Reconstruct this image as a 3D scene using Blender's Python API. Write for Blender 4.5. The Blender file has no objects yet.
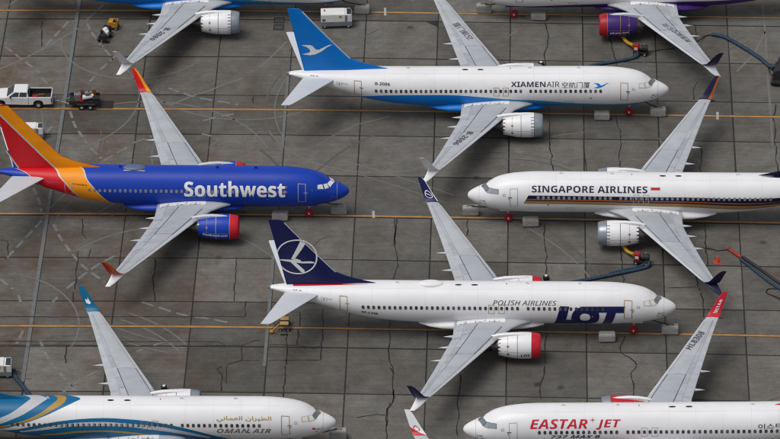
import bpy, bmesh, math, random
from mathutils import Vector, Matrix
random.seed(7)
R=math.radians; sin=math.sin; cos=math.cos; pi=math.pi
scene=bpy.context.scene; COL=scene.collection

# ------------------------------------------------------------------ camera
cd=bpy.data.cameras.new('camera'); cam=bpy.data.objects.new('camera',cd); COL.objects.link(cam); scene.camera=cam
cd.sensor_width=36; cd.lens=5051/780*36; cd.clip_start=5; cd.clip_end=6000
def cam_pose(loc,yaw,pitch,roll):
    f=Vector((sin(yaw)*cos(pitch),cos(yaw)*cos(pitch),-sin(pitch))); rt=Vector((cos(yaw),-sin(yaw),0)); u=rt.cross(f)
    r2=cos(roll)*rt+sin(roll)*u; u2=-sin(roll)*rt+cos(roll)*u
    m=Matrix((r2,u2,-f)).transposed().to_4x4(); m.translation=Vector(loc); return m
cam.matrix_world=cam_pose((18.093,-420.818,273.98),R(-1.988),R(33.091),R(-0.946))
scene.render.resolution_x=1024; scene.render.resolution_y=576

# ------------------------------------------------------------------ sky, sun, exposure (overcast)
SUN_EL,SUN_AZ=R(66),R(238)          # azimuth clockwise from +Y
w=bpy.data.worlds.new('World'); scene.world=w; w.use_nodes=True
nt=w.node_tree; nt.nodes.clear()
sky=nt.nodes.new('ShaderNodeTexSky'); sky.sky_type='NISHITA'; sky.sun_disc=False
sky.sun_elevation=SUN_EL; sky.sun_rotation=SUN_AZ; sky.air_density=1.0; sky.dust_density=4.0; sky.ozone_density=1.0
hs=nt.nodes.new('ShaderNodeHueSaturation'); hs.inputs['Saturation'].default_value=0.32
bg=nt.nodes.new('ShaderNodeBackground'); bg.inputs['Strength'].default_value=0.102
wo=nt.nodes.new('ShaderNodeOutputWorld')
nt.links.new(sky.outputs[0],hs.inputs['Color']); nt.links.new(hs.outputs[0],bg.inputs['Color']); nt.links.new(bg.outputs[0],wo.inputs['Surface'])
sd=bpy.data.lights.new('sun','SUN'); sd.energy=1.5; sd.angle=R(34); sd.color=(1,.97,.93)
so=bpy.data.objects.new('sun',sd); COL.objects.link(so); so.location=(0,0,80)
dv=Vector((sin(SUN_AZ)*cos(SUN_EL),cos(SUN_AZ)*cos(SUN_EL),sin(SUN_EL)))
so.rotation_euler=dv.to_track_quat('Z','Y').to_euler()
scene.view_settings.view_transform='Standard'; scene.view_settings.look='None'; scene.view_settings.gamma=1; scene.view_settings.use_curve_mapping=False
scene.view_settings.exposure=0.0
scene.cycles.filter_width=1.15

# ------------------------------------------------------------------ materials
MATS={}
def mat(name,col,rough=.5,metal=0.,dirt=.12,dscale=1.2,coat=0.,dcol=None,bump=0.,spec=.5):
    if name in MATS: return MATS[name]
    m=bpy.data.materials.new(name); m.use_nodes=True; MATS[name]=m; t=m.node_tree; b=t.nodes['Principled BSDF']
    b.inputs['Roughness'].default_value=rough; b.inputs['Metallic'].default_value=metal; b.inputs['Specular IOR Level'].default_value=spec
    if coat: b.inputs['Coat Weight'].default_value=coat; b.inputs['Coat Roughness'].default_value=.15
    g=t.nodes.new('ShaderNodeNewGeometry'); mp=t.nodes.new('ShaderNodeMapping'); mp.inputs['Scale'].default_value=(.45,1,1.3)
    n=t.nodes.new('ShaderNodeTexNoise'); n.inputs['Scale'].default_value=dscale; n.inputs['Detail'].default_value=6; n.inputs['Roughness'].default_value=.62
    t.links.new(g.outputs['Position'],mp.inputs['Vector']); t.links.new(mp.outputs[0],n.inputs['Vector'])
    rp=t.nodes.new('ShaderNodeValToRGB'); e=rp.color_ramp.elements
    d=dcol or tuple(c*(1-dirt) for c in col)
    e[0].position=.33; e[0].color=(*d,1); e[1].position=.62; e[1].color=(*col,1)
    t.links.new(n.outputs['Fac'],rp.inputs['Fac']); t.links.new(rp.outputs['Color'],b.inputs['Base Color'])
    if bump:
        bp=t.nodes.new('ShaderNodeBump'); bp.inputs['Strength'].default_value=bump; bp.inputs['Distance'].default_value=.02
        n2=t.nodes.new('ShaderNodeTexNoise'); n2.inputs['Scale'].default_value=9; t.links.new(g.outputs['Position'],n2.inputs['Vector'])
        t.links.new(n2.outputs['Fac'],bp.inputs['Height']); t.links.new(bp.outputs[0],b.inputs['Normal'])
    return m
def concrete():
    m=bpy.data.materials.new('apron_concrete'); m.use_nodes=True; t=m.node_tree; b=t.nodes['Principled BSDF']; L=t.links.new
    b.inputs['Roughness'].default_value=.82; b.inputs['Specular IOR Level'].default_value=.3
    g=t.nodes.new('ShaderNodeNewGeometry'); oi=t.nodes.new('ShaderNodeObjectInfo')
    def noise(scale,vec,detail=5,rough=.6,dist=0.):
        n=t.nodes.new('ShaderNodeTexNoise'); n.inputs['Scale'].default_value=scale; n.inputs['Detail'].default_value=detail; n.inputs['Roughness'].default_value=rough; n.inputs['Distortion'].default_value=dist; L(vec,n.inputs['Vector']); return n.outputs['Fac']
    def mapping(s):
        mp=t.nodes.new('ShaderNodeMapping'); mp.inputs['Scale'].default_value=s; L(g.outputs['Position'],mp.inputs['Vector']); return mp.outputs[0]
    def ramp(f,p0,c0,p1,c1):
        r=t.nodes.new('ShaderNodeValToRGB'); e=r.color_ramp.elements; e[0].position=p0; e[0].color=(*c0,1); e[1].position=p1; e[1].color=(*c1,1); L(f,r.inputs['Fac']); return r.outputs['Color']
    def mul(a,b_,fac=1.):
        x=t.nodes.new('ShaderNodeMix'); x.data_type='RGBA'; x.blend_type='MULTIPLY'; x.inputs['Factor'].default_value=fac; L(a,x.inputs['A']); L(b_,x.inputs['B']); return x.outputs['Result']
    # slab to slab tone
    c=ramp(oi.outputs['Random'],0,CON0,1,CON1)
    # brown staining, stronger on the older left part of the apron
    sx=t.nodes.new('ShaderNodeSeparateXYZ'); L(g.outputs['Position'],sx.inputs[0])
    mr=t.nodes.new('ShaderNodeMapRange'); mr.inputs['From Min'].default_value=-42; mr.inputs['From Max'].default_value=6; mr.inputs['To Min'].default_value=1; mr.inputs['To Max'].default_value=.3; L(sx.outputs['X'],mr.inputs['Value'])
    st=ramp(noise(.16,g.outputs['Position'],6,.65,.6),.40,(1.06,1.05,1.03),.64,(.79,.58,.42))
    x=t.nodes.new('ShaderNodeMix'); x.data_type='RGBA'; x.blend_type='MULTIPLY'; L(mr.outputs[0],x.inputs['Factor']); L(c,x.inputs['A']); L(st,x.inputs['B']); c=x.outputs['Result']
    c=mul(c,ramp(noise(.42,g.outputs['Position'],7,.7,.4),.3,(.73,.72,.71),.68,(1.15,1.15,1.14)))
    c=mul(c,ramp(noise(1.5,g.outputs['Position'],6,.75,.8),.34,(.88,.87,.86),.6,(1.04,1.04,1.04)))
    c=mul(c,ramp(noise(1.,mapping((.22,2.6,1)),5,.6),.32,(.87,.87,.87),.68,(1.09,1.09,1.09)))      # broom streaks
    c=mul(c,ramp(noise(5.5,g.outputs['Position'],4,.7),.32,(.85,.85,.85),.68,(1.11,1.11,1.11)))
    # small dark oil spots
    v=t.nodes.new('ShaderNodeTexVoronoi'); v.inputs['Scale'].default_value=.16; v.inputs['Randomness'].default_value=1; L(g.outputs['Position'],v.inputs['Vector'])
    c=mul(c,ramp(v.outputs['Distance'],.035,(.42,.39,.36),.085,(1,1,1)))
    L(c,b.inputs['Base Color'])
    bp=t.nodes.new('ShaderNodeBump'); bp.inputs['Strength'].default_value=.35; bp.inputs['Distance'].default_value=.03; L(noise(7,g.outputs['Position'],6,.7),bp.inputs['Height']); L(bp.outputs[0],b.inputs['Normal'])
    return m
def worn(name,col,under,cover=.5,scale=1.6,soft=.12,rough=.75):
    """paint worn through in patches: mixes the paint with the bare concrete tone"""
    m=bpy.data.materials.new(name); m.use_nodes=True; MATS[name]=m; t=m.node_tree; b=t.nodes['Principled BSDF']; b.inputs['Roughness'].default_value=rough
    g=t.nodes.new('ShaderNodeNewGeometry'); n=t.nodes.new('ShaderNodeTexNoise'); n.inputs['Scale'].default_value=scale; n.inputs['Detail'].default_value=8; n.inputs['Roughness'].default_value=.7
    t.links.new(g.outputs['Position'],n.inputs['Vector'])
    r=t.nodes.new('ShaderNodeValToRGB'); e=r.color_ramp.elements; e[0].position=cover-soft; e[0].color=(*under,1); e[1].position=cover+soft; e[1].color=(*col,1)
    t.links.new(n.outputs['Fac'],r.inputs['Fac']); t.links.new(r.outputs['Color'],b.inputs['Base Color']); return m
CON0=(.088,.086,.080); CON1=(.160,.156,.146)
M_CON=concrete()
M_SEAL=mat('joint_sealant',(.016,.016,.016),.7,dirt=.3)
M_CRACK=mat('crack_sealant',(.014,.014,.015),.6,dirt=.3)
M_ORANGE=worn('lead_in_paint',(.46,.22,.05),(.20,.13,.07),.46,.9,.17)
M_ORANGE_EDGE=worn('lead_in_paint_border',(.055,.043,.033),(.085,.078,.07),.45,1.2)
M_GREYMARK=worn('faded_grey_paint',(.140,.150,.158),(.115,.115,.112),.49,1.6,.1)
M_WHITEMARK=worn('faded_white_paint',(.188,.197,.202),(.124,.122,.118),.50,1.4,.14)
M_FAINT=worn('very_faded_paint',(.150,.152,.151),(.120,.118,.112),.50,1.2,.2)
M_TYRE=worn('tyre_rubber_marks',(.07,.066,.062),(.10,.095,.088),.45,1.2,.2)
M_TICK=worn('white_tick_paint',(.36,.36,.34),(.2,.19,.18),.4,3)
WHITE=mat('white_aircraft_paint',(.78,.78,.795),.34,dirt=.07,dscale=.55,spec=.4,bump=.03)
WINGC=mat('wing_grey_paint',(.435,.455,.485),.42,dirt=.17,dscale=.75)
SLAT=mat('bare_slat_metal',(.55,.57,.60),.35,dirt=.08)
STABC=mat('stabiliser_grey_paint',(.55,.58,.62),.4,dirt=.06)
METAL=mat('exhaust_metal',(.22,.21,.20),.4,.8,dirt=.4,dscale=3)
LIPG=mat('inlet_lip_metal',(.30,.34,.38),.35,.35,dirt=.25,dscale=1.5)
DARK=mat('black_rubber',(.012,.012,.013),.7,dirt=.3,dscale=3)
FAN=mat('dark_fan',(.02,.02,.022),.4,.5)
LINE=mat('dark_panel_line',(.07,.075,.085),.6,dirt=.3)
LINEF=mat('faint_panel_line',(.27,.29,.32),.6,dirt=.2)
WIN=mat('cabin_window_glass',(.075,.07,.065),.2,dirt=.4,dscale=2.5)
WINL=mat('shaded_cabin_window',(.26,.27,.30),.3,dirt=.4,dscale=2.5)
GOLDL=mat('gold_outline',(.36,.22,.08),.5,dirt=.3)
GREYL=mat('grey_outline',(.42,.43,.45),.5,dirt=.2)
REDC=mat('red_cover',(.34,.012,.016),.65,dirt=.35,dscale=3,bump=.3)
BLOCKC=mat('ballast_concrete',(.34,.335,.315),.85,dirt=.3,dscale=2.5,bump=.5)
def paint(name,c,rough=.3,dirt=.1): return mat(name,c,rough+.08,dirt=dirt,dscale=.8,spec=.28)

# ------------------------------------------------------------------ mesh helpers
class MB:
    def __init__(s): s.v=[]; s.f=[]
    def add(s,v,f):
        o=len(s.v); s.v+=[tuple(p) for p in v]; s.f+=[tuple(i+o for i in q) for q in f]; return s
    def box(s,x0,x1,y0,y1,z0,z1):
        return s.add([(x0,y0,z0),(x1,y0,z0),(x1,y1,z0),(x0,y1,z0),(x0,y0,z1),(x1,y0,z1),(x1,y1,z1),(x0,y1,z1)],[(3,2,1,0),(4,5,6,7),(0,1,5,4),(1,2,6,5),(2,3,7,6),(3,0,4,7)])
    def prism(s,pts,y0,y1):            # side outline (x,z) extruded across y
        n=len(pts); v=[(x,y0,z) for x,z in pts]+[(x,y1,z) for x,z in pts]
        return s.add(v,[tuple(range(n)),tuple(range(2*n-1,n-1,-1))]+[(i,i+n,(i+1)%n+n,(i+1)%n) for i in range(n)])
    def cyl(s,a,b,r,r2=None,n=14,cap=True):
        a=Vector(a);b=Vector(b);r2=r if r2 is None else r2; d=(b-a).normalized(); q=d.orthogonal().normalized(); p=d.cross(q)
        v=[a+r*(cos(2*pi*i/n)*q+sin(2*pi*i/n)*p) for i in range(n)]+[b+r2*(cos(2*pi*i/n)*q+sin(2*pi*i/n)*p) for i in range(n)]
        f=[(i,(i+1)%n,(i+1)%n+n,i+n) for i in range(n)]
        if cap: f+=[tuple(range(n-1,-1,-1)),tuple(range(n,2*n))]
        return s.add(v,f)
    def tube(s,pts,r,n=10,sub=6,flat=1.):
        P=[Vector(p) for p in pts]; path=[]
        for i in range(len(P)-1):
            a=P[max(i-1,0)];b=P[i];c=P[i+1];d=P[min(i+2,len(P)-1)]
            for k in range(sub):
                t=k/sub; path.append(.5*((2*b)+(c-a)*t+(2*a-5*b+4*c-d)*t*t+(3*b-a-3*c+d)*t**3))
        path.append(P[-1]); v=[]; m=len(path)
        for i,p in enumerate(path):
            d=(path[min(i+1,m-1)]-path[max(i-1,0)]).normalized(); q=Vector((0,0,1)).cross(d)
            q=q.normalized() if q.length>1e-4 else Vector((1,0,0)); u=d.cross(q)
            rr=r(i/(m-1)) if callable(r) else r
            v+=[p+rr*(cos(2*pi*k/n)*q+flat*sin(2*pi*k/n)*u) for k in range(n)]
        f=[(i*n+k,i*n+(k+1)%n,(i+1)*n+(k+1)%n,(i+1)*n+k) for i in range(m-1) for k in range(n)]+[tuple(range(n-1,-1,-1)),tuple(range((m-1)*n,m*n))]
        return s.add(v,f)
    def rings(s,rings,cap0=True,cap1=True):
        n=len(rings[0]); v=[p for r in rings for p in r]; m=len(rings)
        f=[(i*n+k,i*n+(k+1)%n,(i+1)*n+(k+1)%n,(i+1)*n+k) for i in range(m-1) for k in range(n)]
        if cap0: f.append(tuple(range(n-1,-1,-1)))
        if cap1: f.append(tuple(range((m-1)*n,m*n)))
        return s.add(v,f)
    def mesh(s,name,smooth=False,bevel=0,ang=40,fix=True):
        me=bpy.data.meshes.new(name); me.from_pydata(s.v,[],s.f)
        if bevel or fix:
            b=bmesh.new(); b.from_mesh(me)
            if fix: bmesh.ops.recalc_face_normals(b,faces=b.faces)
            if bevel:
                bmesh.ops.bevel(b,geom=[e for e in b.edges if e.is_manifold and e.calc_face_angle(0)>R(30)],offset=bevel,segments=2,affect='EDGES',clamp_overlap=True)
            b.to_mesh(me); b.free()
        if smooth:
            me.polygons.foreach_set('use_smooth',[True]*len(me.polygons)); me.set_sharp_from_angle(angle=R(ang))
        return me
    def build(s,name,m,parent=None,smooth=False,bevel=0,ang=40,fix=True,loc=None):
        return link(name,s.mesh(name,smooth,bevel,ang,fix),m,parent,loc)
def link(name,me,m,parent=None,loc=None):
    o=bpy.data.objects.new(name,me); COL.objects.link(o); o.parent=parent
    if loc: o.location=loc
    if m is not None:
        if not me.materials: me.materials.append(m)
        if me.materials[0]!=m: o.material_slots[0].link='OBJECT'; o.material_slots[0].material=m
    return o
def empty(name,loc=(0,0,0),rz=0,label=None,cat=None,group=None):
    o=bpy.data.objects.new(name,None); COL.objects.link(o); o.location=loc; o.rotation_euler=(0,0,rz); o.empty_display_size=.3
    if label: o['label']=label
    if cat: o['category']=cat
    if group: o['group']=group
    return o
def tag(o,label,cat,group=None):
    o['label']=label; o['category']=cat
    if group: o['group']=group
    return o

# ------------------------------------------------------------------ apron
S=7.62; BK=0.0259
def bend(x):
    t=(x+10)/6; return -BK*6*(t if t>30 else math.log1p(math.exp(t)))
apron=MB().add([(-1500,-1500,-.014),(1500,-1500,-.014),(1500,1500,-.014),(-1500,1500,-.014)],[(0,1,2,3)]).build('apron',M_SEAL,fix=False); apron['kind']='structure'
# joint lines: index i across (x), j towards the camera (y)
def slab(x0,x1,y0,y1):
    gx,gy=random.uniform(.055,.085),random.uniform(.07,.12); a=x0+gx; b=x1-gx; m=MB()
    xs=[a,(a+b)/2,b]; top=[(x,y1-gy+bend(x)) for x in xs]; bot=[(x,y0+gy+bend(x)) for x in xs]; ring=bot+top[::-1]; n=6
    z=random.uniform(-.003,.003)
    v=[(x,y,z) for x,y in ring]+[(x,y,-.06) for x,y in ring]
    m.add(v,[tuple(range(n))]+[(i,i+n,(i+1)%n+n,(i+1)%n) for i in range(n)])
    m.build('concrete_slab',M_CON,apron,fix=False)
for i in range(-3,15):
    for j in range(-5,14):
        x0=(i-5)*S; y1=-(j-5)*S
        if (i,j)!=(99,99): slab(x0,x0+S,y1-S,y1)
# far apron beyond the slabs that show, one plain sheet on each side
for k,(a,b,c,d) in enumerate(((-1500,-61.2,-1500,1500),(76.4,1500,-1500,1500),(-61.2,76.4,76.4,1500),(-61.2,76.4,-1500,-74))):
    MB().box(a,b,c,d,-.06,-.004).build('outer_pavement',M_CON,apron)
def gstrip(pts,wd,z,name,m,parent=apron,jit=0.,seed=0,b=None):
    P=[Vector((x,y)) for x,y in pts]; b=b or MB(); n=len(P); rnd=random.Random(seed); v=[]
    for i,p in enumerate(P):
        d=(P[min(i+1,n-1)]-P[max(i-1,0)]).normalized(); q=Vector((-d.y,d.x)); ww=wd*(1+jit*rnd.uniform(-1,1))/2
        v+=[(*(p+q*ww),z),(*(p-q*ww),z)]
    b.add(v,[(2*i,2*i+1,2*i+3,2*i+2) for i in range(n-1)])
    return b
def wobble(pts,amp,step,seed):
    rnd=random.Random(seed); out=[]
    for (x0,y0),(x1,y1) in zip(pts,pts[1:]):
        L=math.hypot(x1-x0,y1-y0); n=max(1,int(L/step))
        for k in range(n):
            t=k/n; out.append((x0+(x1-x0)*t+(rnd.uniform(-amp,amp) if k else 0),y0+(y1-y0)*t+(rnd.uniform(-amp,amp)*.6 if k else 0)))
    out.append(pts[-1]); return out
CRACKS= [[(18.9,37.35),(19.25,34.96),(19.08,32.25),(18.82,30.91),(18.9,28.56)],[(25.73,34.64),(25.96,31.93),(26.29,29.92),(26.27,28.25)],[(-34.38,37.56),(-33.95,32.44)],[(34.79,36.88),(34.8,33.65),(35.32,33.65),(35.7,34.66),(36.23,34.84)],[(34.68,25.53),(34.31,24.38),(34.17,22.09)],[(42.61,21.14),(42.24,18.23),(42.35,16.62),(42.22,13.18)],[(19.16,20.57),(19.33,20.09),(19.41,17.5),(19.33,14.31),(19.41,13.1)],[(26.09,20.11),(26.23,17.85),(26.63,15.93),(26.6,13.13)],[(19.33,13.1),(19.66,11.2),(19.49,9.95),(19.74,8.38)],[(26.6,13.13),(26.4,11.23),(26.46,9.03)],[(22.79,13.11),(22.91,10.9),(23.13,8.4)],[(34.71,13.16),(34.72,10.32),(34.43,9.07),(34.66,8.13)],[(42.39,13.19),(42.23,11.29),(42.36,8.16)],[(18.9,-1.39),(18.82,-4.69),(19.07,-6.77),(18.98,-10.31)],[(26.36,-5.85),(26.48,-9.4),(26.6,-12.32)],[(34.66,-1.32),(34.71,-5.81),(34.79,-8.77)],[(34.3,-5.66),(34.95,-5.81),(35.76,-6.1),(36.83,-5.95)],[(33.61,-10.54),(33.73,-12.29),(33.95,-13.16)],[(30.72,-12.74),(32.34,-12.64),(33.56,-12.52)],[(18.9,-19.21),(19.14,-20.63),(18.9,-22.04),(18.98,-25.68)],[(26.57,-20.87),(26.07,-22.84),(26.13,-23.82),(26.99,-24.66),(27.46,-25.35),(27.61,-25.85)],[(34.02,-13.39),(34.22,-15.12),(34.18,-17.7)],[(40.4,-13.5),(41.64,-14.79)],[(10.84,-27.5),(10.87,-29.7),(10.68,-32.71),(10.86,-34.33),(10.65,-35.94),(10.75,-37.55)],[(4.17,-26.43),(4.52,-27.54),(4.59,-30.56),(4.56,-32.2)],[(18.9,-26.07),(18.67,-28.28),(18.43,-29.66),(18.51,-31.57)],[(27.61,-26.02),(27.04,-27.13),(27.25,-28.78),(27.22,-30.97)],[(-19.41,-7.85),(-19.26,-10.21),(-19.43,-11.39),(-19.21,-13.43)],[(-11.39,-7.51),(-11.26,-11.64),(-11.32,-13.62)],[(-27.11,-0.68),(-26.9,-3.4),(-26.41,-4.3)],[(-25.87,-6.1),(-25.95,-7.14),(-26.06,-7.88)],[(-34.81,-4.64),(-34.32,-4.64),(-34.1,-5.24),(-33.91,-7.33),(-34.19,-7.92)],[(-27.08,-6.4),(-26.96,-7.89),(-27.0,-10.54),(-26.88,-13.18)],[(-27.0,-13.7),(-26.94,-15.44)],[(-26.91,-23.0),(-26.93,-24.82),(-26.76,-25.94)],[(-33.76,-18.06),(-21.18,-17.94)],[(-33.39,-22.24),(-20.89,-22.18)],[(-33.31,-23.12),(-20.83,-22.96)],[(-19.12,-13.66),(-18.93,-15.25)],[(-11.24,-13.62),(-11.24,-15.21)],[(-10.11,-15.21),(-10.06,-17.88)],[(-21.18,-17.94),(-10.06,-17.88)],[(-20.89,-22.18),(-12.4,-22.13),(-11.73,-22.77),(-10.13,-22.76),(-8.89,-21.97),(-8.41,-21.97)],[(-10.05,-22.76),(-10.01,-25.29),(-11.32,-25.99)],[(-20.83,-22.96),(-11.73,-22.83)],[(-10.01,-25.29),(-8.26,-25.28)],[(-11.86,-26.24),(-12.31,-26.8),(-11.79,-27.63),(-11.67,-30.38)],[(-11.39,-26.24),(-11.23,-29.15)],[(-5.98,-17.06),(-4.77,-17.11),(-4.78,-22.73)],[(-7.58,-22.61),(-4.86,-22.73),(-3.25,-23.23),(-2.62,-22.86)],[(-6.06,-17.06),(-5.68,-26.04)],[(-2.54,-16.46),(-2.46,-23.0),(-2.45,-25.24),(-7.46,-25.27)],[(-5.83,-26.21),(-5.76,-31.44)],[(1.26,-34.66),(3.12,-34.11),(3.9,-34.24)],[(4.32,-32.2),(4.04,-33.29),(4.0,-34.91),(4.16,-38.07)],[(-11.21,22.59),(-11.14,21.12)],[(4.17,-0.54),(4.03,-5.06),(3.71,-5.36)],[(11.29,-0.51),(11.16,-3.53)],[(3.96,-18.17),(4.02,-24.42),(4.58,-27.49)],[(4.64,-29.98),(4.63,-31.91),(4.1,-33.27),(4.1,-35.99)],[(4.0,-0.3),(4.11,-4.82),(4.54,-8.97),(4.11,-11.33)]]
DASHES= [[(-37.81,32.43),(-33.68,27.14)],[(-31.55,37.56),(-33.89,31.77)],[(-29.58,37.22),(-28.69,34.83),(-27.86,33.14),(-27.03,31.45),(-26.21,29.77)],[(-25.94,30.78),(-27.46,27.76)],[(-33.42,26.14),(-32.42,24.49),(-31.68,21.87)],[(-29.95,19.59),(-29.21,16.69),(-27.77,13.49)],[(-31.6,16.68),(-32.16,15.07)],[(-27.89,26.49),(-28.34,25.5)],[(-20.1,24.2),(-18.12,22.9),(-16.35,22.08),(-14.25,21.44),(-12.68,20.95)],[(-16.14,15.29),(-15.09,14.82)],[(-23.01,13.51),(-21.22,14.79)],[(-16.11,17.86),(-14.78,18.51),(-12.59,19.33)],[(-31.15,-1.01),(-34.18,-8.07)],[(-29.94,-1.61),(-29.08,-4.02),(-28.09,-6.11),(-27.31,-7.59),(-26.37,-9.21),(-24.93,-10.97),(-24.03,-11.99)],[(-23.39,-7.28),(-24.77,-8.62),(-25.96,-10.24),(-26.98,-11.86),(-27.84,-13.33)],[(-34.36,-11.46),(-32.9,-13.21)],[(-29.55,-22.03),(-28.91,-23.99),(-28.29,-25.67)],[(-31.31,-20.33),(-31.75,-22.6)],[(-32.32,-14.31),(-31.97,-15.46)],[(-28.47,-14.58),(-28.89,-15.45)],[(-28.28,-25.78),(-27.38,-27.17),(-26.45,-28.82),(-25.18,-30.88)],[(-23.72,-27.15),(-25.2,-28.54),(-26.62,-30.61)],[(-27.26,12.45),(-26.02,10.55)],[(-23.63,12.62),(-25.2,10.87),(-26.28,9.45)],[(-32.5,5.06),(-31.7,2.6),(-31.27,0.45)],[(-20.22,-15.4),(-18.37,-16.4),(-16.53,-17.4),(-15.21,-17.91),(-13.42,-18.24),(-11.45,-18.95)],[(-20.14,-23.8),(-19.52,-23.52)],[(-18.6,-22.81),(-17.22,-21.96)]]
FAINT= [[(-30.38,36.19),(-33.1,32.78),(-35.5,30.08),(-37.93,27.89)],[(-28.09,41.03),(-29.63,37.91)],[(-37.43,42.05),(-38.05,41.0)],[(-12.42,26.21),(-14.43,24.88),(-15.75,23.72),(-17.42,22.73),(-19.56,20.93)],[(-4.3,13.01),(-2.84,14.86),(-0.36,17.11),(3.01,18.74)],[(41.96,41.19),(42.04,36.04),(42.0,30.3)],[(42.03,35.7),(40.64,30.97),(38.8,27.63)],[(41.97,27.04),(42.0,20.81),(41.97,13.18)],[(-8.23,33.53),(-9.83,30.15),(-10.8,28.48)]]
TYRE= [[(-0.91,13.02),(-2.53,10.8),(-4.12,8.29)],[(-10.04,12.35),(-8.95,10.78),(-8.03,9.21)],[(-0.58,13.28),(3.07,16.48)],[(-3.93,-5.46),(-3.32,-4.26),(-2.18,-3.65)]]
STRIPE1= [[(-30.66,42.07),(-30.7,36.88),(-30.62,32.45),(-30.55,27.15)],[(-30.72,27.15),(-30.53,12.91)],[(-30.62,12.91),(-30.6,-0.7)],[(-30.6,-0.7),(-30.75,-5.82),(-30.58,-13.72)],[(-30.66,-13.72),(-30.57,-19.48),(-30.64,-26.18)],[(-30.62,-26.35),(-30.62,-29.12)]]
STRIPE4= [[(-7.82,25.89),(-7.76,20.64),(-7.78,13.0)],[(-7.69,-7.79),(-7.64,-12.49)],[(-7.87,-13.6),(-7.74,-26.05)]]
TICKS= [[(1.92,40.47),(2.0,38.85)],[(1.81,0.9),(1.88,-0.37)],[(36.58,19.66),(36.54,18.21)]]
TRI= [[(6.23,37.66),(7.55,37.83),(7.66,36.46)]]
for k,l in enumerate(CRACKS):
    gstrip(wobble(l,.09,.55,k),.11,.0075,'',None,jit=.45,seed=k).build('crack_seal',M_CRACK,apron,fix=False)
def dashes(l,on,off,wd,z,name,m):
    b=MB(); d=0; acc=[]; P=[Vector(p) for p in l]
    lens=[0]
    for a,c in zip(P,P[1:]): lens.append(lens[-1]+(c-a).length)
    def at(s):
        for i in range(len(P)-1):
            if s<=lens[i+1]+1e-6: return P[i].lerp(P[i+1],(s-lens[i])/max(lens[i+1]-lens[i],1e-6))
        return P[-1]
    s=0
    while s<lens[-1]:
        e=min(s+on,lens[-1]); gstrip([at(s),at((s+e)/2),at(e)],wd,z,'',None,b=b); s+=on+off
    b.build(name,m,apron,fix=False)
for l in DASHES: dashes(l,1.35,.62,.27,.005,'faded_dashed_line',M_WHITEMARK)
for l in FAINT: gstrip(l,.22,.0042,'',None).build('faint_painted_line',M_FAINT,apron,fix=False)
rt=random.Random(11)
for k in range(26):      # stray curved tyre tracks, in pairs
    x0,y0=rt.uniform(-40,44),rt.uniform(-36,44); a0=rt.uniform(0,2*pi); cu=rt.uniform(-.09,.09); L_=rt.randint(8,22)
    for dd in (0,rt.uniform(.9,1.7)):
        x,y,an=x0-sin(a0)*dd,y0+cos(a0)*dd,a0; P=[(x,y)]
        for i in range(L_): x+=cos(an)*.8; y+=sin(an)*.8; an+=cu; P.append((x,y))
        gstrip(P,rt.uniform(.1,.2),.0018+.00002*k,'',None).build('tyre_mark',M_TYRE if rt.random()<.5 else M_FAINT,apron,fix=False)
for cx,cy,r_,a0,a1 in ((-22,8,13.5,20,120),(-12,30,12,190,300),(-34,22,11,-60,40),(-18,-14,12,30,140),(-30,-2,9,100,210),(-6,12,15,160,235),(-24,34,8,180,330),(2,20,12,200,290),(-36,-20,10,-20,70)):
    gstrip([(cx+r_*cos(R(a0+(a1-a0)*i/24)),cy+r_*sin(R(a0+(a1-a0)*i/24))) for i in range(25)],.17,.0036,'',None).build('pale_arc_mark',M_FAINT,apron,fix=False)
for l in TYRE: gstrip(l,.3,.0030,'',None).build('tyre_mark',M_TYRE,apron,fix=False)
s1=[p for l in STRIPE1 for p in l]; s4=[p for l in STRIPE4 for p in l]
gstrip([(-30.72,48),(-30.70,30),(-30.68,10),(-30.68,-10),(-30.64,-28.9)],.36,.0058,'',None).build('grey_painted_stripe',M_GREYMARK,apron,fix=False)
gstrip([(-7.8,26.4),(-7.78,12.9)],.3,.0058,'',None).build('grey_painted_stripe',M_GREYMARK,apron,fix=False)
gstrip([(-7.78,-7.2),(-7.8,-26.2)],.3,.0058,'',None).build('grey_painted_stripe',M_GREYMARK,apron,fix=False)
for l in TICKS: gstrip(l,.26,.019,'',None).build('white_tick_mark',M_TICK,apron,fix=False)
for k,y in enumerate((59.7,39.86,20.1,.29,-19.56,-39.4)):
    xs=[-70+2*i for i in range(76)]
    gstrip([(x,y+bend(x)) for x in xs],.5,.0105,'',None).build('line_border',M_ORANGE_EDGE,apron,fix=False)
    gstrip([(x,y+bend(x)) for x in xs],.28,.0145,'',None).build('orange_lead_in_line',M_ORANGE,apron,fix=False)
MB().add([(x,y,.016) for x,y in TRI[0]],[(0,1,2)]).build('black_tar_patch',M_CRACK,apron,fix=False)

# ------------------------------------------------------------------ aircraft geometry (stations in metres aft of the nose)
PROF=[(0,2.99,2.93,.0),(.04,3.15,2.78,.17),(.15,3.30,2.63,.33),(.4,3.50,2.43,.53),(.8,3.73,2.20,.76),(1.3,3.96,1.99,.99),(1.75,4.16,1.85,1.16),(2.2,4.47,1.73,1.31),(2.7,4.80,1.63,1.45),(3.3,5.05,1.54,1.58),(4.1,5.25,1.46,1.70),(5.0,5.38,1.41,1.79),(6.0,5.46,1.37,1.85),(7.2,5.5,1.36,1.88),(9,5.5,1.36,1.88),
(14,5.5,1.36,1.88),(20,5.5,1.36,1.88),(23,5.5,1.36,1.88),(24.5,5.5,1.39,1.88),(26,5.5,1.49,1.87),(28,5.5,1.72,1.84),(30,5.49,2.08,1.76),(31,5.475,2.33,1.68),(32,5.46,2.63,1.57),(34,5.41,3.28,1.28),(35.5,5.35,3.80,1.0),(37,5.27,4.27,.7),(38.1,5.19,4.60,.44),(38.8,5.13,4.82,.26)]
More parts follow.
